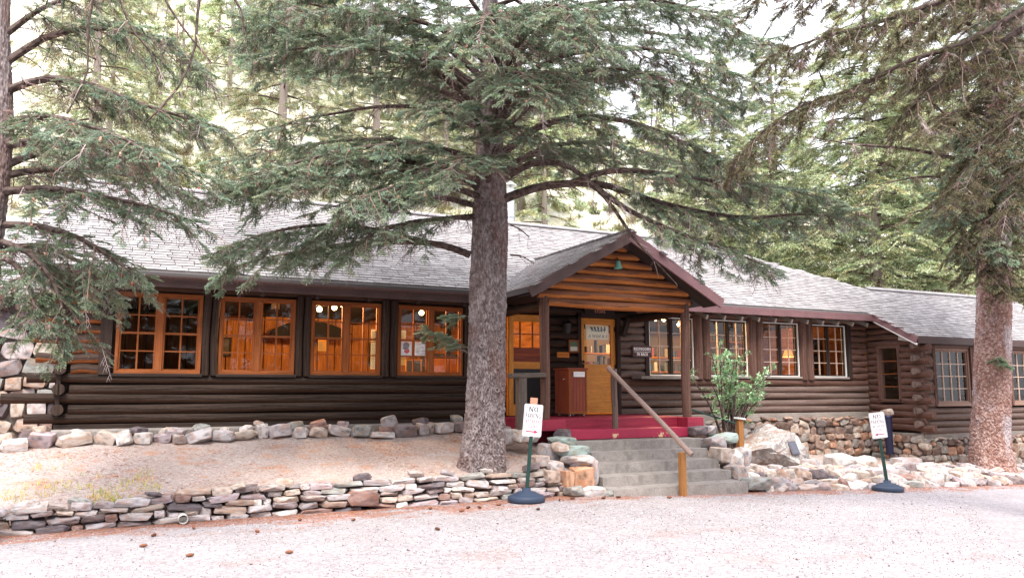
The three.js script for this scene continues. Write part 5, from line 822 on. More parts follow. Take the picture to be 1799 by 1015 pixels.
function parkingSign(label, pos, lean, turn, arrowRight, tagTop, hgt) {
  const s = thing('parking_sign', label, 'sign', pos, turn);
  part('base', new THREE.LatheGeometry([[0, 0], [0.25, 0], [0.275, 0.02], [0.275, 0.075], [0.25, 0.095], [0.2, 0.1], [0.195, 0.118], [0.15, 0.125], [0.145, 0.142], [0.07, 0.15], [0.06, 0.2], [0, 0.2]].map(([a, b]) => new THREE.Vector2(a, b)), 40), M.rubber, s);
  const up = sub('pole', s); up.rotation.z = lean; up.position.y = 0.1;
  part('post', rbx(0.05, hgt, 0.05, 0.006, 0, hgt / 2, 0), M.postGreen, up);
  const sh = new THREE.Shape(), w = 0.14, h = 0.235, r = 0.03; sh.moveTo(-w + r, -h); sh.lineTo(w - r, -h); sh.quadraticCurveTo(w, -h, w, -h + r); sh.lineTo(w, h - r); sh.quadraticCurveTo(w, h, w - r, h); sh.lineTo(-w + r, h); sh.quadraticCurveTo(-w, h, -w, h - r); sh.lineTo(-w, -h + r); sh.quadraticCurveTo(-w, -h, -w + r, -h);
  const y = hgt - 0.2, plate = new THREE.ExtrudeGeometry(sh, { depth: 0.004, bevelEnabled: false }).translate(0, y, 0.03); part('plate', plate, M.steel, up);
  const face = new THREE.ShapeGeometry(sh, 8), uv = face.attributes.uv, p = face.attributes.position; for (let i = 0; i < p.count; i++) uv.setXY(i, (p.getX(i) + w) / (2 * w), (p.getY(i) + h) / (2 * h)); part('face', face.translate(0, y, 0.0365), std({ map: signFace(arrowRight, tagTop ? 0 : 1), roughness: 0.4 }), up, 'white face lettered NO PARKING BETWEEN SIGNS with a red arrow');
  part('bolt', [y + 0.2, y - 0.2].map((v) => new THREE.CylinderGeometry(0.009, 0.009, 0.01, 8).rotateX(Math.PI / 2).translate(0, v, 0.04)), M.chrome, up);
  if (tagTop) part('tab', rbx(0.11, 0.12, 0.02, 0.004, 0.0, hgt + 0.07, 0), plain(0.55, 0.27, 0.18, 0.7), up, 'faded orange tab above the plate');
  return s;
}
parkingSign('no parking sign with right-pointing arrow and orange tab, beside the big spruce', [5.42, 0, 3.62], -0.085, -0.3, true, true, 1.28);
parkingSign('faded no parking sign with a left-pointing arrow, leaning left before the rubble bank', [12.72, roadY(12.72), 3.86], 0.11, -0.5, false, false, 1.3);
// ---------------------------------------------------------------- boulder with plaque
{
  const b = thing('boulder', 'big pale wedge-shaped boulder with a dark plaque, in front of the stone foundation', 'boulder', [12.1, 0.0, 1.75]); b.scale.setScalar(0.93);
  // faces modelled as a cut block: peak at the right of centre, long slope to the left, undercut lower left
  const g0 = new THREE.IcosahedronGeometry(1, 14); g0.deleteAttribute('uv'); g0.deleteAttribute('normal'); const g = mergeVertices(g0, 1e-4), p = g.attributes.position, v = V();
  const cuts = [[V(-0.5, 0.85, 0.18), 0.4], [V(0.75, 0.62, 0.2), 0.48], [V(0.08, 0.3, 0.95), 0.36], [V(1, -0.05, 0.1), 0.72], [V(-1, 0.2, 0.1), 0.86], [V(-0.45, -0.5, 0.75), 0.42], [V(0, 0, -1), 0.45], [V(0, -1, 0), 0.42], [V(0.6, 0.05, 0.8), 0.5]];
  for (const c of cuts) c[0].normalize();
  for (let i = 0; i < p.count; i++) { v.fromBufferAttribute(p, i); const d = v.clone(); for (const [n, c] of cuts) { const k = v.dot(n) - c; if (k > 0) v.addScaledVector(n, -k); } v.addScaledVector(d, 0.16 * (f3(d.x * 3, d.y * 3, d.z * 3, 33, 5) - 0.5) + 0.04 * (f3(d.x * 14, d.y * 14, d.z * 14, 37, 3) - 0.5)); p.setXYZ(i, v.x * 1.22, v.y * 0.84, v.z * 1.1); }
  const h = toCreasedNormals(g, 0.6), hp = h.attributes.position, hn = h.attributes.normal, uv = new Float32Array(hp.count * 2); for (let i = 0; i < hp.count; i++) { const a = [Math.abs(hn.getX(i)), Math.abs(hn.getY(i)), Math.abs(hn.getZ(i))], k = a.indexOf(Math.max(...a)), q = [hp.getX(i), hp.getY(i), hp.getZ(i)].filter((_, j) => j !== k); uv[i * 2] = q[0]; uv[i * 2 + 1] = q[1]; } h.setAttribute('uv', new THREE.BufferAttribute(uv, 2)); h.translate(0, 0.42, 0);
  part('rock', h, M.boulder, b);
  const pl = sub('plaque', b); // set flat on the face it is bolted to
  { const probe = new THREE.Mesh(h, new THREE.MeshBasicMaterial({ side: THREE.DoubleSide })), pts = [[0.12, 0.56], [0.04, 0.46], [0.2, 0.46]].map(([x, y]) => new THREE.Raycaster(V(x, y, 4), V(0, 0, -1)).intersectObject(probe)[0].point), n = pts[2].clone().sub(pts[0]).cross(pts[1].clone().sub(pts[0])).normalize(); if (n.z < 0) n.negate(); n.y = Math.max(0.05, n.y); n.normalize(); pl.position.copy(pts[0]).add(pts[1]).add(pts[2]).divideScalar(3).addScaledVector(n, 0.02); pl.quaternion.setFromUnitVectors(V(0, 0, 1), n); }
  part('plate', rbx(0.24, 0.3, 0.025, 0.006), plain(0.1, 0.1, 0.125, 0.45, { metalness: 0.5 }), pl); part('raised_line', [0.09, 0.045, 0, -0.045, -0.09].map((y, i) => bx(0.17 - 0.02 * (i % 2), 0.012, 0.006, 0, y, 0.015)), plain(0.22, 0.22, 0.26, 0.4, { metalness: 0.5 }), pl);
}
// ---------------------------------------------------------------- porch things
{
  const b = thing('bin_cabinet', 'reddish brown slatted bin cabinet on casters beside the store door', 'cabinet', [7.9, 1.11, 0.68]);
  part('body', [span(-0.2, 0.2, 0.06, 0.9, -0.28, 0.24)], M.redwood, b); part('top', rbx(0.46, 0.035, 0.6, 0.008, 0, 0.915, -0.02), M.redwood, b);
  for (let i = 0; i < 5; i++) part('slat', rbx(0.066, 0.72, 0.02, 0.005, -0.136 + i * 0.068, 0.47, 0.252), M.redwood, b);
  part('frame', [span(-0.2, -0.172, 0.06, 0.9, 0.242, 0.27), span(0.172, 0.2, 0.06, 0.9, 0.242, 0.27), span(-0.172, 0.172, 0.06, 0.11, 0.242, 0.27), span(-0.172, 0.172, 0.84, 0.9, 0.242, 0.268)], M.stain, b);
  const lab = document.createElement('canvas'); lab.width = 256; lab.height = 96; const g = lab.getContext('2d'); g.fillStyle = '#ece9e6'; g.fillRect(0, 0, 256, 96); g.fillStyle = '#444'; for (let i = 0; i < 2; i++) for (let x = 22; x < 230; x += 14 + (x * 7) % 11) g.fillRect(x, 26 + i * 28, 9, 12 - i * 4);
  const lt = new THREE.CanvasTexture(lab); lt.colorSpace = THREE.SRGBColorSpace; part('notice', span(-0.1, 0.15, 0.76, 0.86, 0.27, 0.275), M.white, b); part('notice_print', new THREE.PlaneGeometry(0.24, 0.09).translate(0.025, 0.81, 0.279), std({ map: lt, roughness: 0.6 }), b);
  for (const x of [-0.15, 0.15]) for (const z of [-0.2, 0.2]) { const w = part('caster', [new THREE.CylinderGeometry(0.03, 0.03, 0.02, 12).rotateZ(Math.PI / 2).translate(x, 0.03, z), bx(0.03, 0.02, 0.04, x, 0.062, z)], M.chrome, b); }
  part('knob', new THREE.SphereGeometry(0.016, 10, 8).translate(-0.21, 0.72, 0.1), M.chrome, b);
}
function textSign(name, label, w, h, d, pos, bg, draw, mat, cw = 512) {
  const s = thing(name, label, 'sign', pos); part('board', rbx(w, h, d, Math.min(0.006, d / 3)), mat, s);
  const c = document.createElement('canvas'); c.width = cw; c.height = Math.round((cw * h) / w); const g = c.getContext('2d'); g.fillStyle = bg; g.fillRect(0, 0, c.width, c.height); draw(g, c.width, c.height);
  const t = new THREE.CanvasTexture(c); t.colorSpace = THREE.SRGBColorSpace; part('lettering', new THREE.PlaneGeometry(w * 0.97, h * 0.96).translate(0, 0, d / 2 + 0.003), std({ map: t, roughness: 0.6 }), s); return s;
}
textSign('store_sign', 'dark plank above the store door lettered STORE', 0.74, 0.13, 0.03, [8.94, 3.25, 0.11], '#2a1a17', (g, w, h) => { g.fillStyle = '#b57a66'; g.textAlign = 'center'; g.font = 'bold ' + h * 0.72 + 'px sans-serif'; g.fillText('STORE', w * 0.5, h * 0.77, w * 0.56); }, M.dark);
textSign('restroom_sign', 'brown board lettered RESTROOMS IN BACK beside the store window', 0.5, 0.25, 0.03, [10.0, 2.44, 0.1], '#4a2a2a', (g, w, h) => { g.fillStyle = '#efe6e2'; g.textAlign = 'center'; g.font = 'bold ' + h * 0.36 + 'px sans-serif'; g.fillText('RESTROOMS', w / 2, h * 0.42, w * 0.92); g.fillRect(w * 0.06, h * 0.52, w * 0.88, h * 0.035); g.fillText('IN BACK', w / 2, h * 0.88, w * 0.6); }, M.brown);
textSign('door_sign', 'cream sign with black plumes hanging in the glass of the store door', 0.57, 0.31, 0.012, [8.96, 2.83, -0.035], '#e9dfbf', (g, w, h) => {
  g.fillStyle = '#1c1a16'; for (let i = 0; i < 5; i++) { g.save(); g.translate(w * (0.24 + i * 0.16), h * 0.14); g.rotate(-0.3 + i * 0.22); g.beginPath(); g.moveTo(-30, 0); g.quadraticCurveTo(40, -10, 34, 110); g.quadraticCurveTo(0, 60, -16, 108); g.quadraticCurveTo(-20, 40, -30, 0); g.fill(); g.restore(); }
  g.font = 'italic bold ' + h * 0.3 + 'px serif'; g.textAlign = 'center'; g.fillStyle = '#5a3420'; g.fillText('A Wild & S', w * 0.52, h * 0.9, w * 0.86);
}, M.white);
textSign('orange_plaque', 'small orange wooden plaque on the dark logs left of the door', 0.28, 0.11, 0.025, [8.06, 2.33, 0.1], '#c8721c', (g, w, h) => { g.fillStyle = '#6a330a'; g.textAlign = 'center'; for (let i = 0; i < 8; i++) g.fillRect(w * (0.12 + i * 0.1), h * 0.36, w * 0.06, h * 0.2); }, M.pine);
{
  const f = thing('notice_frame', 'small wooden frame with green and white notices left of the door', 'notice', [8.31, 2.51, 0.1]);
  part('frame', [span(-0.12, 0.12, 0.1, 0.13, -0.01, 0.02), span(-0.12, 0.12, -0.13, -0.1, -0.01, 0.02), span(-0.12, -0.095, -0.1, 0.1, -0.01, 0.02), span(0.095, 0.12, -0.1, 0.1, -0.01, 0.02)], M.stain, f);
  part('card', span(-0.095, 0.095, 0.0, 0.1, -0.008, 0.002), plain(0.1, 0.16, 0.09, 0.6), f, 'green card'); part('card', span(-0.09, 0.09, -0.095, -0.005, -0.008, 0.004), plain(0.6, 0.62, 0.5, 0.6), f, 'pale card');
  const l = thing('wall_lantern', 'dark metal lantern on the porch wall', 'lantern', [8.1, 2.88, 0.1]);
  part('bracket', [span(-0.03, 0.03, -0.1, 0.16, -0.02, 0.01), tube([V(0, 0.14, 0), V(0, 0.18, 0.08), V(0, 0.12, 0.13)], 0.012, 0.012, 6)], M.iron, l); part('body', [cyl(0.05, 0.075, 0.2, 0, -0.12, 0.13, 6), cyl(0.1, 0.02, 0.07, 0, 0.08, 0.13, 6)], M.iron, l);
  const q = thing('gable_lamp', 'small green shaded lamp under the peak of the porch gable', 'lamp', [8.1, 3.9, 2.1]); q.scale.setScalar(0.7);
  part('shade', new THREE.LatheGeometry([[0.02, 0.12], [0.05, 0.1], [0.1, -0.06], [0.11, -0.1], [0.1, -0.1], [0.045, 0.09], [0.02, 0.11]].map(([a, b]) => new THREE.Vector2(a, b)), 20), plain(0.12, 0.3, 0.23, 0.45), q); part('arm', tube([V(0, 0.12, 0), V(0, 0.2, -0.06), V(0, 0.16, -0.13)], 0.012, 0.012, 6), M.iron, q);
}
{
  const b = thing('blue_post', 'dark navy post topped by a tan rock, just behind the right sign', 'post', [16.55, 0.1, 0.85]);
  part('body', [new THREE.LatheGeometry([[0, 0], [0.085, 0], [0.09, 0.86], [0.1, 0.88], [0, 0.88]].map(([x, y]) => new THREE.Vector2(x, y)), 24)], plain(0.012, 0.013, 0.04, 0.5), b); part('lid', cyl(0.11, 0.09, 0.04, 0, 0.882, 0, 24), plain(0.025, 0.026, 0.075, 0.5), b);
  R = rng(261); stone(b, roundRocks, [M.stones[8]], 0.0, 0.99, 0, 0.28, 0.17, 0.22);
  whole('drain_pipe', (() => { const g = new THREE.LatheGeometry([[0.048, -0.2], [0.058, -0.2], [0.058, 0.12], [0.048, 0.12], [0.048, -0.2]].map(([x, y]) => new THREE.Vector2(x, y)), 22); return g.rotateX(Math.PI / 2); })(), M.white, 'white drain pipe end poking out of the low dry-stone wall', 'drain pipe').position.set(0.77, 0.06, 3.44);
}
// ---------------------------------------------------------------- what shows through the windows
{
  const bulbs = [[3.215, 3.24, -0.7, 0, 'upper left bulb of the cluster glowing in the third hall window'], [3.27, 3.12, -0.7, 0, 'lower left bulb of the cluster glowing in the third hall window'], [3.55, 3.165, -0.7, 0, 'lower right bulb of the cluster glowing in the third hall window'], [3.7, 3.23, -0.7, 0, 'upper right bulb of the cluster glowing in the third hall window'], [5.29, 3.14, -0.7, 0, 'single bare bulb glowing in the hall window beside the spruce trunk'], [10.96, 3.24, -0.7, 1, 'left bare bulb glowing at the top of the first store window'], [11.2, 3.24, -0.7, 1, 'right bare bulb glowing at the top of the first store window']];
  bulbs.forEach(([x, y, z, k, label]) => {
    const b = thing('light_bulb', label, 'light bulb', [x, y, z]);
    part('bulb', new THREE.SphereGeometry(0.05, 16, 12), M.bulb, b); part('socket', cyl(0.022, 0.022, 0.07, 0, 0.045, 0, 10), M.iron, b); part('cord', cyl(0.004, 0.004, 3.36 - y, 0, 0.08, 0, 6), M.black, b);
    const l = new THREE.PointLight(rgb(1, 0.6, 0.26), k ? 5 : 4, 0, 2); l.castShadow = true; l.shadow.radius = 2; b.add(l);
  });
  for (const [x, y, label] of [[11.63, 3.13, 'unlit clear bulb left of the porch post'], [11.93, 3.14, 'unlit clear bulb right of the porch post']]) { const b = thing('glass_bulb', label, 'light bulb', [x, y, -0.7]); part('bulb', new THREE.SphereGeometry(0.05, 16, 12), M.white, b); part('socket', cyl(0.022, 0.022, 0.07, 0, 0.045, 0, 10), M.iron, b); part('cord', cyl(0.004, 0.004, 3.3 - y, 0, 0.1, 0, 6), M.black, b); }
  const lamp = thing('table_lamp', 'glowing orange lamp shade seen through the third store window', 'lamp', [15.75, 1.5, -1.45]);
  part('shade', new THREE.CylinderGeometry(0.08, 0.14, 0.2, 24, 1, true).translate(0, 1.08, 0), new THREE.MeshStandardMaterial({ color: rgb(0.7, 0.35, 0.1), emissive: rgb(1, 0.42, 0.08), emissiveIntensity: 0.35, side: THREE.DoubleSide }), lamp); part('stand', [cyl(0.02, 0.02, 0.95, 0, 0, 0, 10), cyl(0.12, 0.1, 0.03, 0, 0, 0, 20)], M.iron, lamp);
  { const l = new THREE.PointLight(rgb(1, 0.55, 0.22), 1.6, 0, 2); l.position.y = 1.08; l.castShadow = true; lamp.add(l); part('filament', new THREE.SphereGeometry(0.03, 10, 8).translate(0, 1.08, 0), M.bulb, lamp); }
  const slabShape = new THREE.Shape([[-0.92, -0.06], [-0.8, 0.0], [-0.55, 0.12], [-0.2, 0.2], [0.15, 0.21], [0.5, 0.12], [0.78, 0.02], [0.93, -0.06], [0.8, -0.13], [0.4, -0.16], [-0.1, -0.17], [-0.6, -0.17], [-0.85, -0.13]].map(([x, y]) => new THREE.Vector2(x, y)));
  const sl = thing('wall_plaque', 'long black live-edge slab hung on the hall wall behind the second and third windows', 'plaque', [3.85, 2.98, -4.2]); part('slab', new THREE.ExtrudeGeometry(slabShape, { depth: 0.05, bevelSize: 0.015, bevelThickness: 0.015 }), M.matBlack, sl); part('chain', [cyl(0.008, 0.008, 0.4, -0.5, 0.12, 0.02, 6), cyl(0.008, 0.008, 0.4, 0.5, 0.12, 0.02, 6)], M.iron, sl);
  // posters taped inside the glass
  const poster = (name, label, x0, x1, y0, y1, draw, bg) => { const w = x1 - x0, h = y1 - y0, c = document.createElement('canvas'); c.width = 128; c.height = Math.round((128 * h) / w); const g = c.getContext('2d'); g.fillStyle = bg; g.fillRect(0, 0, c.width, c.height); draw && draw(g, c.width, c.height); const t = new THREE.CanvasTexture(c); t.colorSpace = THREE.SRGBColorSpace; const m = shadowed(new THREE.Mesh(new THREE.BoxGeometry(w, h, 0.002), std({ map: t, roughness: 0.8 }))); m.name = numbered(name); m.position.set((x0 + x1) / 2, (y0 + y1) / 2, -0.055); scene.add(m); tag(m, label, 'poster'); };
  const lines = (g, w, h) => { g.fillStyle = '#8a8478'; for (let y = 0.12; y < 0.9; y += 0.09) g.fillRect(w * 0.12, h * y, w * (0.5 + 0.25 * Math.sin(y * 40)), h * 0.025); };
  poster('paper_sheet', 'upper pale yellow sheet at the right of the third hall window', 4.09, 4.2, 2.5, 2.73, lines, '#f3d9a0'); poster('paper_sheet', 'middle pale yellow sheet at the right of the third hall window', 4.09, 4.2, 2.24, 2.49, lines, '#f3d9a0'); poster('paper_sheet', 'lowest pale yellow sheet at the right of the third hall window', 4.09, 4.2, 2.0, 2.23, lines, '#f3d9a0');
  poster('paper_sheet', 'upper yellow square at the left of the fourth hall window', 4.64, 4.76, 2.57, 2.73, null, '#f6d38c'); poster('paper_sheet', 'lower yellow square at the left of the fourth hall window', 4.64, 4.76, 2.08, 2.23, null, '#f2b867');
  poster('poster', 'white poster with a grey and red picture in the fourth hall window', 4.66, 4.88, 2.255, 2.54, (g, w, h) => { g.fillStyle = '#8d8d93'; g.beginPath(); g.arc(w * 0.5, h * 0.32, w * 0.28, 0, 7); g.fill(); g.fillStyle = '#c0565a'; g.beginPath(); g.arc(w * 0.55, h * 0.66, w * 0.24, 0, 7); g.fill(); g.fillStyle = '#77777c'; g.fillRect(w * 0.2, h * 0.45, w * 0.5, h * 0.12); }, '#e9e9ee');
  poster('poster', 'white printed notice beside the picture poster in the fourth hall window', 4.94, 5.19, 2.26, 2.55, (g, w, h) => { lines(g, w, h); g.fillStyle = '#2e4a52'; g.fillRect(w * 0.55, h * 0.12, w * 0.32, h * 0.08); }, '#e6e8ee');
  poster('paper_sheet', 'amber sheet at the left of the third hall window', 3.12, 3.27, 2.31, 2.51, lines, '#f0a63c');
  const fr = thing('picture_frame', 'orange framed picture standing low in the fourth hall window', 'picture', [4.95, 2.06, -0.14]); part('frame', [span(-0.16, 0.16, 0.11, 0.135, -0.01, 0.01), span(-0.16, 0.16, -0.135, -0.11, -0.01, 0.01), span(-0.16, -0.135, -0.11, 0.11, -0.01, 0.01), span(0.135, 0.16, -0.11, 0.11, -0.01, 0.01)], M.pine, fr); part('picture', span(-0.135, 0.135, -0.11, 0.11, -0.008, 0), plain(0.14, 0.1, 0.06, 0.5), fr);
  for (const [x, y, w, h, c, label] of [[1.95, 2.6, 0.5, 0.36, [0.1, 0.07, 0.04], 'dark framed picture on the hall wall behind the second window'], [5.75, 2.5, 0.42, 0.5, [0.35, 0.28, 0.18], 'pale framed picture on the hall wall behind the third window'], [7.0, 2.9, 0.6, 0.34, [0.05, 0.04, 0.035], 'small black framed board on the hall wall behind the fourth window']]) {
    const f = thing('wall_picture', label, 'picture', [x, y, -5.12]); part('frame', [span(-w / 2, w / 2, h / 2, h / 2 + 0.04, -0.02, 0.03), span(-w / 2, w / 2, -h / 2 - 0.04, -h / 2, -0.02, 0.03), span(-w / 2 - 0.04, -w / 2, -h / 2 - 0.04, h / 2 + 0.04, -0.02, 0.03), span(w / 2, w / 2 + 0.04, -h / 2 - 0.04, h / 2 + 0.04, -0.02, 0.03)], M.dark, f); part('picture', span(-w / 2, w / 2, -h / 2, h / 2, -0.015, 0.005), plain(...c, 0.7), f);
  }
  // hall furniture and store shelves: dim shapes behind the glass
  R = rng(301);
  const goodMat = std({ vertexColors: true, roughness: 0.7 });
  const shelf = (label, x0, x1, z, levels, y0 = 1.1, top = 2.9) => {
    const s = thing('store_shelf', label, 'shelf'); part('upright', [span(x0, x0 + 0.04, y0, top, z - 0.3, z), span(x1 - 0.04, x1, y0, top, z - 0.3, z)], M.dark, s);
    const goods = []; levels.forEach((y) => { part('board', span(x0 + 0.04, x1 - 0.04, y, y + 0.03, z - 0.3, z), M.panel, s); for (let x = x0 + 0.08; x < x1 - 0.14; ) { const w = rnd(0.05, 0.16), h = rnd(0.1, 0.3), g = R() < 0.6 ? bx(w, h, 0.14, x + w / 2, y + 0.03 + h / 2, z - 0.14) : cyl(w / 2.4, w / 2.6, h, x + w / 2, y + 0.03, z - 0.14, 10), c = pick([[0.4, 0.34, 0.26], [0.2, 0.05, 0.035], [0.05, 0.07, 0.1], [0.5, 0.46, 0.4], [0.12, 0.13, 0.08], [0.25, 0.14, 0.05], [0.04, 0.035, 0.035], [0.09, 0.06, 0.045], [0.06, 0.045, 0.04]]), n = g.attributes.position.count, a = new Float32Array(n * 3); for (let i = 0; i < n; i++) a.set(c, i * 3); g.setAttribute('color', new THREE.BufferAttribute(a, 3)); goods.push(g); x += w + rnd(0.01, 0.09); } });
    part('goods', merge(goods), goodMat, s).userData.kind = 'stuff';
  };
  shelf('shelf of small goods seen through the glass of the store door', 9.0, 10.7, -1.6, [1.75, 2.1, 2.45]);
  shelf('shelf of books and jars behind the first store window', 11.2, 13.2, -1.9, [1.7, 2.05, 2.4], 1.1, 2.7);
  shelf('low shelf of goods behind the second store window', 13.6, 15.6, -2.6, [1.75, 2.1, 2.5, 2.9], 1.1, 3.2);
  shelf('shelf of goods behind the third store window', 16.0, 16.7, -1.2, [1.75, 2.15, 2.6], 1.1, 3.0);
  const cup = thing('hall_cupboard', 'dark cupboard standing inside the hall behind the fourth window', 'cupboard', [6.4, 1.1, -2.2]); part('body', [span(-0.5, 0.5, 0, 1.3, -0.25, 0.2)], M.dark, cup); part('door', [rbx(0.46, 1.1, 0.02, 0.005, -0.24, 0.65, 0.212), rbx(0.46, 1.1, 0.02, 0.005, 0.24, 0.65, 0.212)], M.stain, cup);
}
// ---------------------------------------------------------------- shrub, weeds, cones on the drive
{
  R = rng(401);
  const s = thing('shrub', 'open shrub with light green leaves on dark stems right of the porch', 'shrub', [11.0, 0.42, 1.6]);
  const tips = [];
  for (let i = 0; i < 21; i++) {
    const a = rnd(-1, 1), h = rnd(1.2, 2.1), sp = rnd(-0.85, 1.1), zz = rnd(-0.4, 0.5), base = V(rnd(-0.16, 0.16), -0.05, rnd(-0.12, 0.12)), pts = [base, V(base.x + sp * 0.2, h * 0.35, zz * 0.25), V(base.x + sp * 0.55, h * 0.7, zz * 0.6), V(base.x + sp, h * (1 - 0.12 * Math.abs(sp)), zz)];
    part('stem', tube(pts, rnd(0.018, 0.036), 0.006, 6, 8), M.limb, s); const c = new THREE.CatmullRomCurve3(pts);
    for (let k = 0; k < 8; k++) { const t = rnd(0.4, 1), p = c.getPoint(t), d = V(rnd(-1, 1), rnd(-0.2, 0.9), rnd(-1, 1)).normalize(), e = p.clone().addScaledVector(d, rnd(0.12, 0.32)); tips.push([p, e]); }
  }
  part('twigs', merge(tips.map(([a, b]) => tube([a, b], 0.005, 0.002, 4, 1))), M.limb, s).userData.kind = 'stuff';
  const leaf = new THREE.BufferGeometry(); { const P = [[0, 0, 0], [0.35, 0.08, 0.2], [0.35, 0.08, -0.2], [0.35, 0, 0], [1, -0.05, 0]]; const f = [[0, 1, 3], [0, 3, 2], [1, 4, 3], [3, 4, 2]], pos = []; for (const t of f) for (const i of t) pos.push(...P[i]); leaf.setAttribute('position', new THREE.Float32BufferAttribute(pos, 3)); leaf.computeVertexNormals(); }
  const ms = [], cs = [], q = new THREE.Quaternion();
  for (const [a, b] of tips) for (let k = 0; k < 34; k++) { const p = a.clone().lerp(b, rnd(0.1, 1.1)), d = b.clone().sub(a).normalize().add(V(rnd(-0.9, 0.9), rnd(-0.6, 0.6), rnd(-0.9, 0.9))).normalize(), z = V().crossVectors(d, V(rnd(-0.4, 0.4), 1, rnd(-0.4, 0.4))).normalize(), y = V().crossVectors(z, d), l = rnd(0.04, 0.075), m = new THREE.Matrix4().makeBasis(d.clone().multiplyScalar(l), y.multiplyScalar(l), z.multiplyScalar(l)); m.setPosition(p.x + rnd(-0.03, 0.03), p.y + rnd(-0.03, 0.03), p.z + rnd(-0.03, 0.03)); ms.push(m); const f = rnd(0.75, 1.25), w = R(); cs.push(rgb(lerp(0.24, 0.4, w) * f, lerp(0.42, 0.58, w) * f, lerp(0.22, 0.32, w) * f)); }
  inst('leaves', leaf, std({ color: rgb(1, 1, 1), roughness: 0.6 }), ms, cs, s);
  // weeds on the terrace
  const bl = new THREE.BufferGeometry(); { const P = []; for (const s2 of [0, 1]) { const x0 = s2 ? 0.1 : -0.1; P.push([x0, 0, 0]); } bl.setAttribute('position', new THREE.Float32BufferAttribute([-0.06, 0, 0, 0.06, 0, 0, 0.04, 0.55, 0.1, -0.06, 0, 0, 0.04, 0.55, 0.1, -0.04, 0.55, 0.1, -0.04, 0.55, 0.1, 0.04, 0.55, 0.1, 0, 1, 0.35], 3)); bl.computeVertexNormals(); }
  const wm = [], wc = [];
  for (const [cx, cz, rad, n] of [[0.05, 2.75, 0.5, 420], [-0.5, 2.3, 0.4, 200], [-1.0, 2.6, 0.35, 160], [-0.75, 1.6, 0.25, 90], [0.35, 2.2, 0.2, 60], [-0.2, 3.0, 0.3, 160]]) for (let i = 0; i < n; i++) { const a = rnd(0, 6.28), d = rad * Math.sqrt(R()), x = cx + Math.cos(a) * d, z = cz + Math.sin(a) * d * 0.8, h = rnd(0.03, 0.085); if (f2(x * 6, z * 6, 91) < 0.45) continue; q.setFromEuler(new THREE.Euler(rnd(-0.4, 0.4), rnd(0, 6.3), rnd(-0.4, 0.4))); wm.push(new THREE.Matrix4().compose(V(x, leftTerrace(x, z), z), q, V(0.06, h, 0.06))); const w = R(), f = rnd(0.8, 1.2); wc.push(w < 0.75 ? rgb(0.62 * f, 0.5 * f, 0.1 * f) : rgb(0.3 * f, 0.42 * f, 0.12 * f)); }
  tag(inst('weeds', bl, std({ color: rgb(1, 1, 1), roughness: 0.7, side: THREE.DoubleSide }), wm, wc, scene), 'yellow-green weeds at the left of the sandy terrace', 'weeds', null, 'stuff');
  // fallen cones
  const cone = (() => { const g = new THREE.SphereGeometry(0.5, 12, 9), p = g.attributes.position, v = V(); for (let i = 0; i < p.count; i++) { v.fromBufferAttribute(p, i); const sc = 1 + 0.18 * Math.sin(v.y * 40) * Math.sin(Math.atan2(v.z, v.x) * 6 + v.y * 12); p.setXYZ(i, v.x * 0.62 * sc, v.y, v.z * 0.62 * sc); } g.computeVertexNormals(); return g; })();
  const coneMats = [plain(0.1, 0.045, 0.03, 0.9), plain(0.2, 0.085, 0.05, 0.9)];
  for (const [x, z, k] of [[0.42, 4.3, 0], [0.86, 3.95, 1], [1.5, 4.5, 1], [0.3, 4.9, 1], [0.7, 5.6, 1], [4.4, 3.85, 0], [4.55, 3.9, 0], [4.9, 3.78, 1], [4.2, 4.1, 1], [3.9, 3.7, 1], [5.9, 3.75, 0], [6.15, 3.7, 0], [6.6, 3.85, 0], [6.9, 3.8, 0], [7.7, 4.0, 1], [5.2, 4.4, 0], [2.1, 3.9, 1], [2.7, 4.2, 1], [1.6, 5.9, 1], [3.4, 5.3, 0]]) { const m = whole('fallen_cone', cone, coneMats[k], 'fallen spruce cone lying on the pale drive', 'cone', 'fallen cones on the drive'); m.scale.set(0.055, 0.085, 0.055); m.position.set(x, roadRelief(x, z) + 0.02, z); m.rotation.set(Math.PI / 2 + rnd(-0.2, 0.2), 0, rnd(0, 6)); }
}
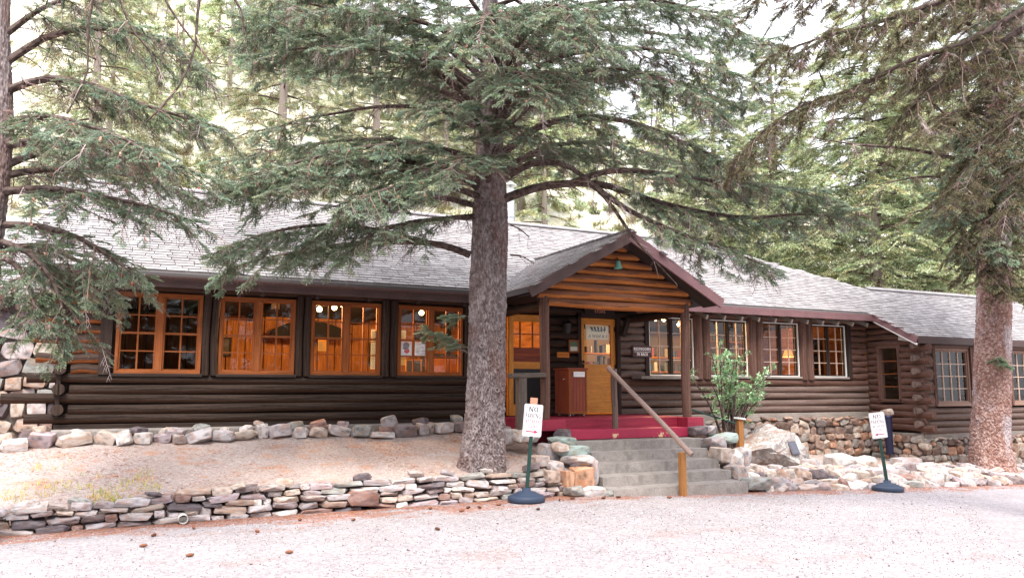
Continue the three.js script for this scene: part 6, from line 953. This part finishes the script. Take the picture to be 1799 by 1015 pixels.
{
  const t = new Conifer('spruce_tree', 'big spruce with a thick grey trunk before the cabin, left of the porch', null, 61); t.pal = 'g';
  part('trunk', barkTrunk([[5.09, 0.05, 2.66], [5.14, 0.97, 2.69], [5.18, 1.93, 2.71], [5.2, 3.29, 2.72], [5.23, 4.6, 2.72]], [0.35, 0.315, 0.3, 0.29, 0.275], 440, 0.009, 5, 0.036, 0.2, 7, [50, 5]), M.bark, t.o);
  part('upper_trunk', barkTrunk([[5.23, 4.59, 2.72], [5.22, 6, 2.72], [5.22, 8, 2.72], [5.22, 11, 2.72]], [0.272, 0.2, 0.13, 0.04], 90, 0.03, 6, 0.02, 0), M.bark, t.o);
  part('knot', [[5.1, 2.8, 3.0], [5.28, 2.38, 3.01], [4.98, 2.3, 2.97], [5.22, 1.62, 3.02]].map(([x, y, z]) => new THREE.TorusGeometry(0.032, 0.014, 8, 14).rotateX(-0.2).translate(x, y, z)), M.bark, t.o);
  for (const [r, k, s, p] of MAIN_LIMBS) { const small = r < 0.02; t.limb(r, k, s, p, small ? 0.42 : k === 'x' ? 0.75 : 0.85, { cones: { l: 0.04, y: 0.09, g: 0.03 }[k] || 0.004, step: small ? 0.035 : k === 'x' ? 0.07 : 0.085, scale: small ? 0.17 : 0.205 }); }
  for (let i = 0; i < 20; i++) { // crown above the picture
    const y = 7.3 + i * 0.18, a = i * 2.4, L = lerp(3.4, 0.9, (y - 7.3) / 3.6), d = V(Math.cos(a), 0, Math.sin(a));
    t.limb(0.04, 'd', 0.15, [[5.12, y, 3], [5.12 + d.x * L * 0.5, y + 0.1, 3 + d.z * L * 0.5], [5.12 + d.x * L, y - 0.25, 3 + d.z * L]], 0.7, { step: 0.3 });
  }
  t.finish();
}
{
  const t = new Conifer('spruce_tree', 'dark spruce cut off by the left edge, its drooping boughs hiding the roof corner', null, 62); t.pal = 'g';
  part('trunk', barkTrunk(LEFT_TRUNK, [0.17, 0.14, 0.12, 0.05], 120, 0.03, 15, 0.02, 0.15), M.bark, t.o);
  for (const [r, k, s, p] of LEFT_LIMBS) t.limb(r, k, s, p, r < 0.02 ? 0.45 : 0.72, { cones: k === 'g' ? 0.07 : 0.01, step: r < 0.02 ? 0.09 : 0.075, scale: 0.165, droop: r < 0.02 ? 2 : 1.3 });
  t.finish();
}
{
  const t = new Conifer('spruce_tree', 'stout spruce with a rust-red trunk in front of the right wing', null, 63);
  part('trunk', barkTrunk(RIGHT_TRUNK, [0.41, 0.385, 0.375, 0.36], 260, 0.014, 25, 0.034, 0.3, 6, [58, 8]), M.barkRed, t.o);
  part('upper_trunk', barkTrunk(RIGHT_TOP, [0.352, 0.28, 0.18, 0.05], 80, 0.04, 26, 0.03, 0), M.barkRed, t.o);
  for (const [r, k, s, p] of RIGHT_LIMBS) { const small = r < 0.03 || k === 'n'; t.limb(r, k, s, p, small ? 0.3 : 0.9, { step: small ? 0.05 : 0.1, scale: small ? 0.22 : 0.26, droop: 1.6 }); }
  for (let i = 0; i < 12; i++) { const y = 9.6 + i * 0.27, a = i * 2.4, L = lerp(3, 0.8, (y - 9.6) / 3.2), d = V(Math.cos(a), 0, Math.sin(a)), x = 18.5; t.limb(0.04, 'd', 0.15, [[x, y, 2.9], [x + d.x * L * 0.5, y + 0.1, 2.9 + d.z * L * 0.5], [x + d.x * L, y - 0.3, 2.9 + d.z * L]], 0.8, { step: 0.2 }); }
  t.finish();
}
{
  const t = new Conifer('spruce_tree', 'spruce outside the right edge whose long brown boughs reach in over the porch roof', null, 64);
  part('trunk', barkTrunk([[11.64, -0.3, 7.8], [11.9, 3.5, 7.9], [12.2, 7.2, 8.06], [12.3, 11, 8.1]], [0.36, 0.3, 0.2, 0.06], 80, 0.05, 35, 0.03, 0.3), M.bark, t.o);
  for (const [r, k, s, p] of NEAR_LIMBS) t.limb(r, k, s, p, 0.75, { step: 0.075, scale: 0.19, droop: 2.2 });
  t.finish();
}
// whole conifers for the background
function wildConifer(name, label, group, seed, h, rad, kind, o = {}) {
  const t = new Conifer(name, label, group, seed, [0, 0, 0], o.category || 'conifer'), r = t.r, nl = o.limbs || 64;
  part('trunk', (() => { const pts = []; for (let i = 0; i <= 6; i++) pts.push(V((r() - 0.5) * 0.1 * i * 0.4, (h * i) / 6, (r() - 0.5) * 0.1 * i * 0.4)); return tube(pts, h * 0.017, 0.02, 10, 14); })(), o.trunk || M.limb, t.o);
  for (let i = 0; i < nl; i++) {
    const q = Math.pow((i + 0.5) / nl, 0.9), y = h * (0.07 + 0.92 * q), a = i * 2.39996 + r() * 0.5, L = rad * (1 - q * 0.93) * (0.7 + 0.5 * r()), d = V(Math.cos(a), 0, Math.sin(a)), dr = 0.12 + 0.15 * r();
    t.limb(0.012 * L + 0.012, kind, 0.18, [[0, y, 0], [d.x * L * 0.5, y + 0.05 * L - dr * 0.3 * L, d.z * L * 0.5], [d.x * L, y - dr * L, d.z * L]], 0.26 * rad + 0.25, { step: o.step || 0.3, scale: o.scale || 0.6 });
  }
  return t.finish(true);
}
const set = (o, x, z, s = 1, turn = 0, y = hillY(x, z) - 0.15) => { o.position.set(x, y, z); o.scale.setScalar(s); o.rotation.y = turn; return o; };
function again(o, label) { const c = o.clone(); c.name = numbered(o.name.replace(/_\d+$/, '')); c.userData = { ...o.userData, label: label || o.userData.label }; scene.add(c); return c; }
const brightPine = wildConifer('pine_tree', 'tall light green pine with layered branches behind the wing roof', null, 71, 19, 5.2, 'far', { step: 0.25, scale: 0.6, limbs: 120, category: 'pine tree', trunk: M.farLimb });
set(brightPine, 25.5, -6.5, 1, 0.3);
set(again(brightPine, 'light green pine at the far right behind the stout red trunk'), 32.5, -6, 1.05, 2.1);
set(again(brightPine, 'light green pine between the porch gable and the wing, up the slope'), 29, -15, 0.9, 4.2);
set(again(brightPine, 'light green pine close behind the end of the main roof'), 22.5, -12, 0.8, 1.2);
set(again(brightPine, 'light green pine filling the gap between the two trees at the far right'), 36, -12, 1.1, 5.2);
const paleTree = wildConifer('pale_tree', 'pale straw-green tree with a grey trunk behind the left roof', null, 72, 17, 4.6, 'pale', { step: 0.34, scale: 0.6, trunk: M.paleDead, category: 'tree', limbs: 60 });
set(paleTree, 6.0, -22, 1, 0);
set(again(paleTree, 'pale tree on the slope above the roof at the left edge of the picture'), -1.5, -19, 0.9, 2);
set(again(paleTree, 'pale tree on the slope behind the big spruce trunk'), 11.8, -27, 0.95, 4);
set(again(paleTree, 'pale tree on the slope just right of the flue pipe'), 17.5, -31, 0.8, 5);
const smallPine = wildConifer('hill_pine', 'small conifer dotted on the bright hillside', 'small conifers on the hillside', 73, 8, 2.3, 'far', { step: 0.5, scale: 0.75, limbs: 30, category: 'conifer', trunk: M.farLimb });
{
  R = rng(99); let first = true;
  for (let i = 0; i < 60; i++) {
    const d = rnd(0.12, 1), x = lerp(-8, 36, R()) + d * lerp(-10, 46, R()), z = -18 - d * 75; const o = first ? smallPine : again(smallPine); first = false; set(o, x, z, rnd(0.6, 1.5), rnd(0, 6));
  }
}
const across = wildConifer('roadside_conifer', 'dark conifer across the drive, mirrored in the window glass', 'conifers across the drive', 74, 13, 3.6, 'wood', { step: 0.36, scale: 0.7, limbs: 50, category: 'conifer' });
set(across, -9, 24, 1, 0, 0);
for (const [x, z, s] of [[-7, 20, 1.1], [16, 21.5, 1.2], [7, 22.5, 1.1], [-4.5, 28, 1.1], [0.5, 25, 0.9], [5, 29, 1.15], [9.5, 26, 1], [14, 30, 1.2], [-15, 27, 1.1], [19, 27, 1], [-11, 34, 1.3], [2, 35, 1.3]]) set(again(across), x, z, s, x * 1.7, 0);
// low scrub on the slope: one mass
{
  R = rng(88); const ms = [], cs = [];
  for (let i = 0; i < 1900; i++) {
    const d = Math.pow(R(), 1.3), x = lerp(-10, 40, R()) + d * lerp(-12, 60, R()), z = -11 - d * 85, y = hillY(x, z), n = 5 + Math.floor(R() * 8), s = rnd(0.3, 0.75) * (1 + d);
    const warm = R(), c0 = warm < 0.4 ? [0.4, 0.4, 0.18] : warm < 0.7 ? [0.26, 0.34, 0.14] : [0.5, 0.45, 0.26];
    for (let k = 0; k < n; k++) { const a = rnd(0, 6.28), dir = V(Math.cos(a), rnd(0.5, 1.6), Math.sin(a)).normalize(), x1 = dir.clone(), z1 = V().crossVectors(x1, V(Math.sin(a), 0.3, 1)).normalize(), y1 = V().crossVectors(z1, x1), q = s * rnd(0.6, 1.2), m = new THREE.Matrix4().makeBasis(x1.multiplyScalar(q), y1.multiplyScalar(q), z1.multiplyScalar(q)); m.setPosition(x + rnd(-0.4, 0.4) * s, y, z + rnd(-0.4, 0.4) * s); ms.push(m); const f = rnd(0.8, 1.2); cs.push(rgb(c0[0] * f, c0[1] * f, c0[2] * f)); }
  }
  tag(inst('undergrowth', FARSPRAYS[0], M.needles, ms, cs, scene), 'dry yellow-green scrub covering the bright slope behind the cabin', 'scrub', null, 'stuff');
}
renderer.render(scene, camera);
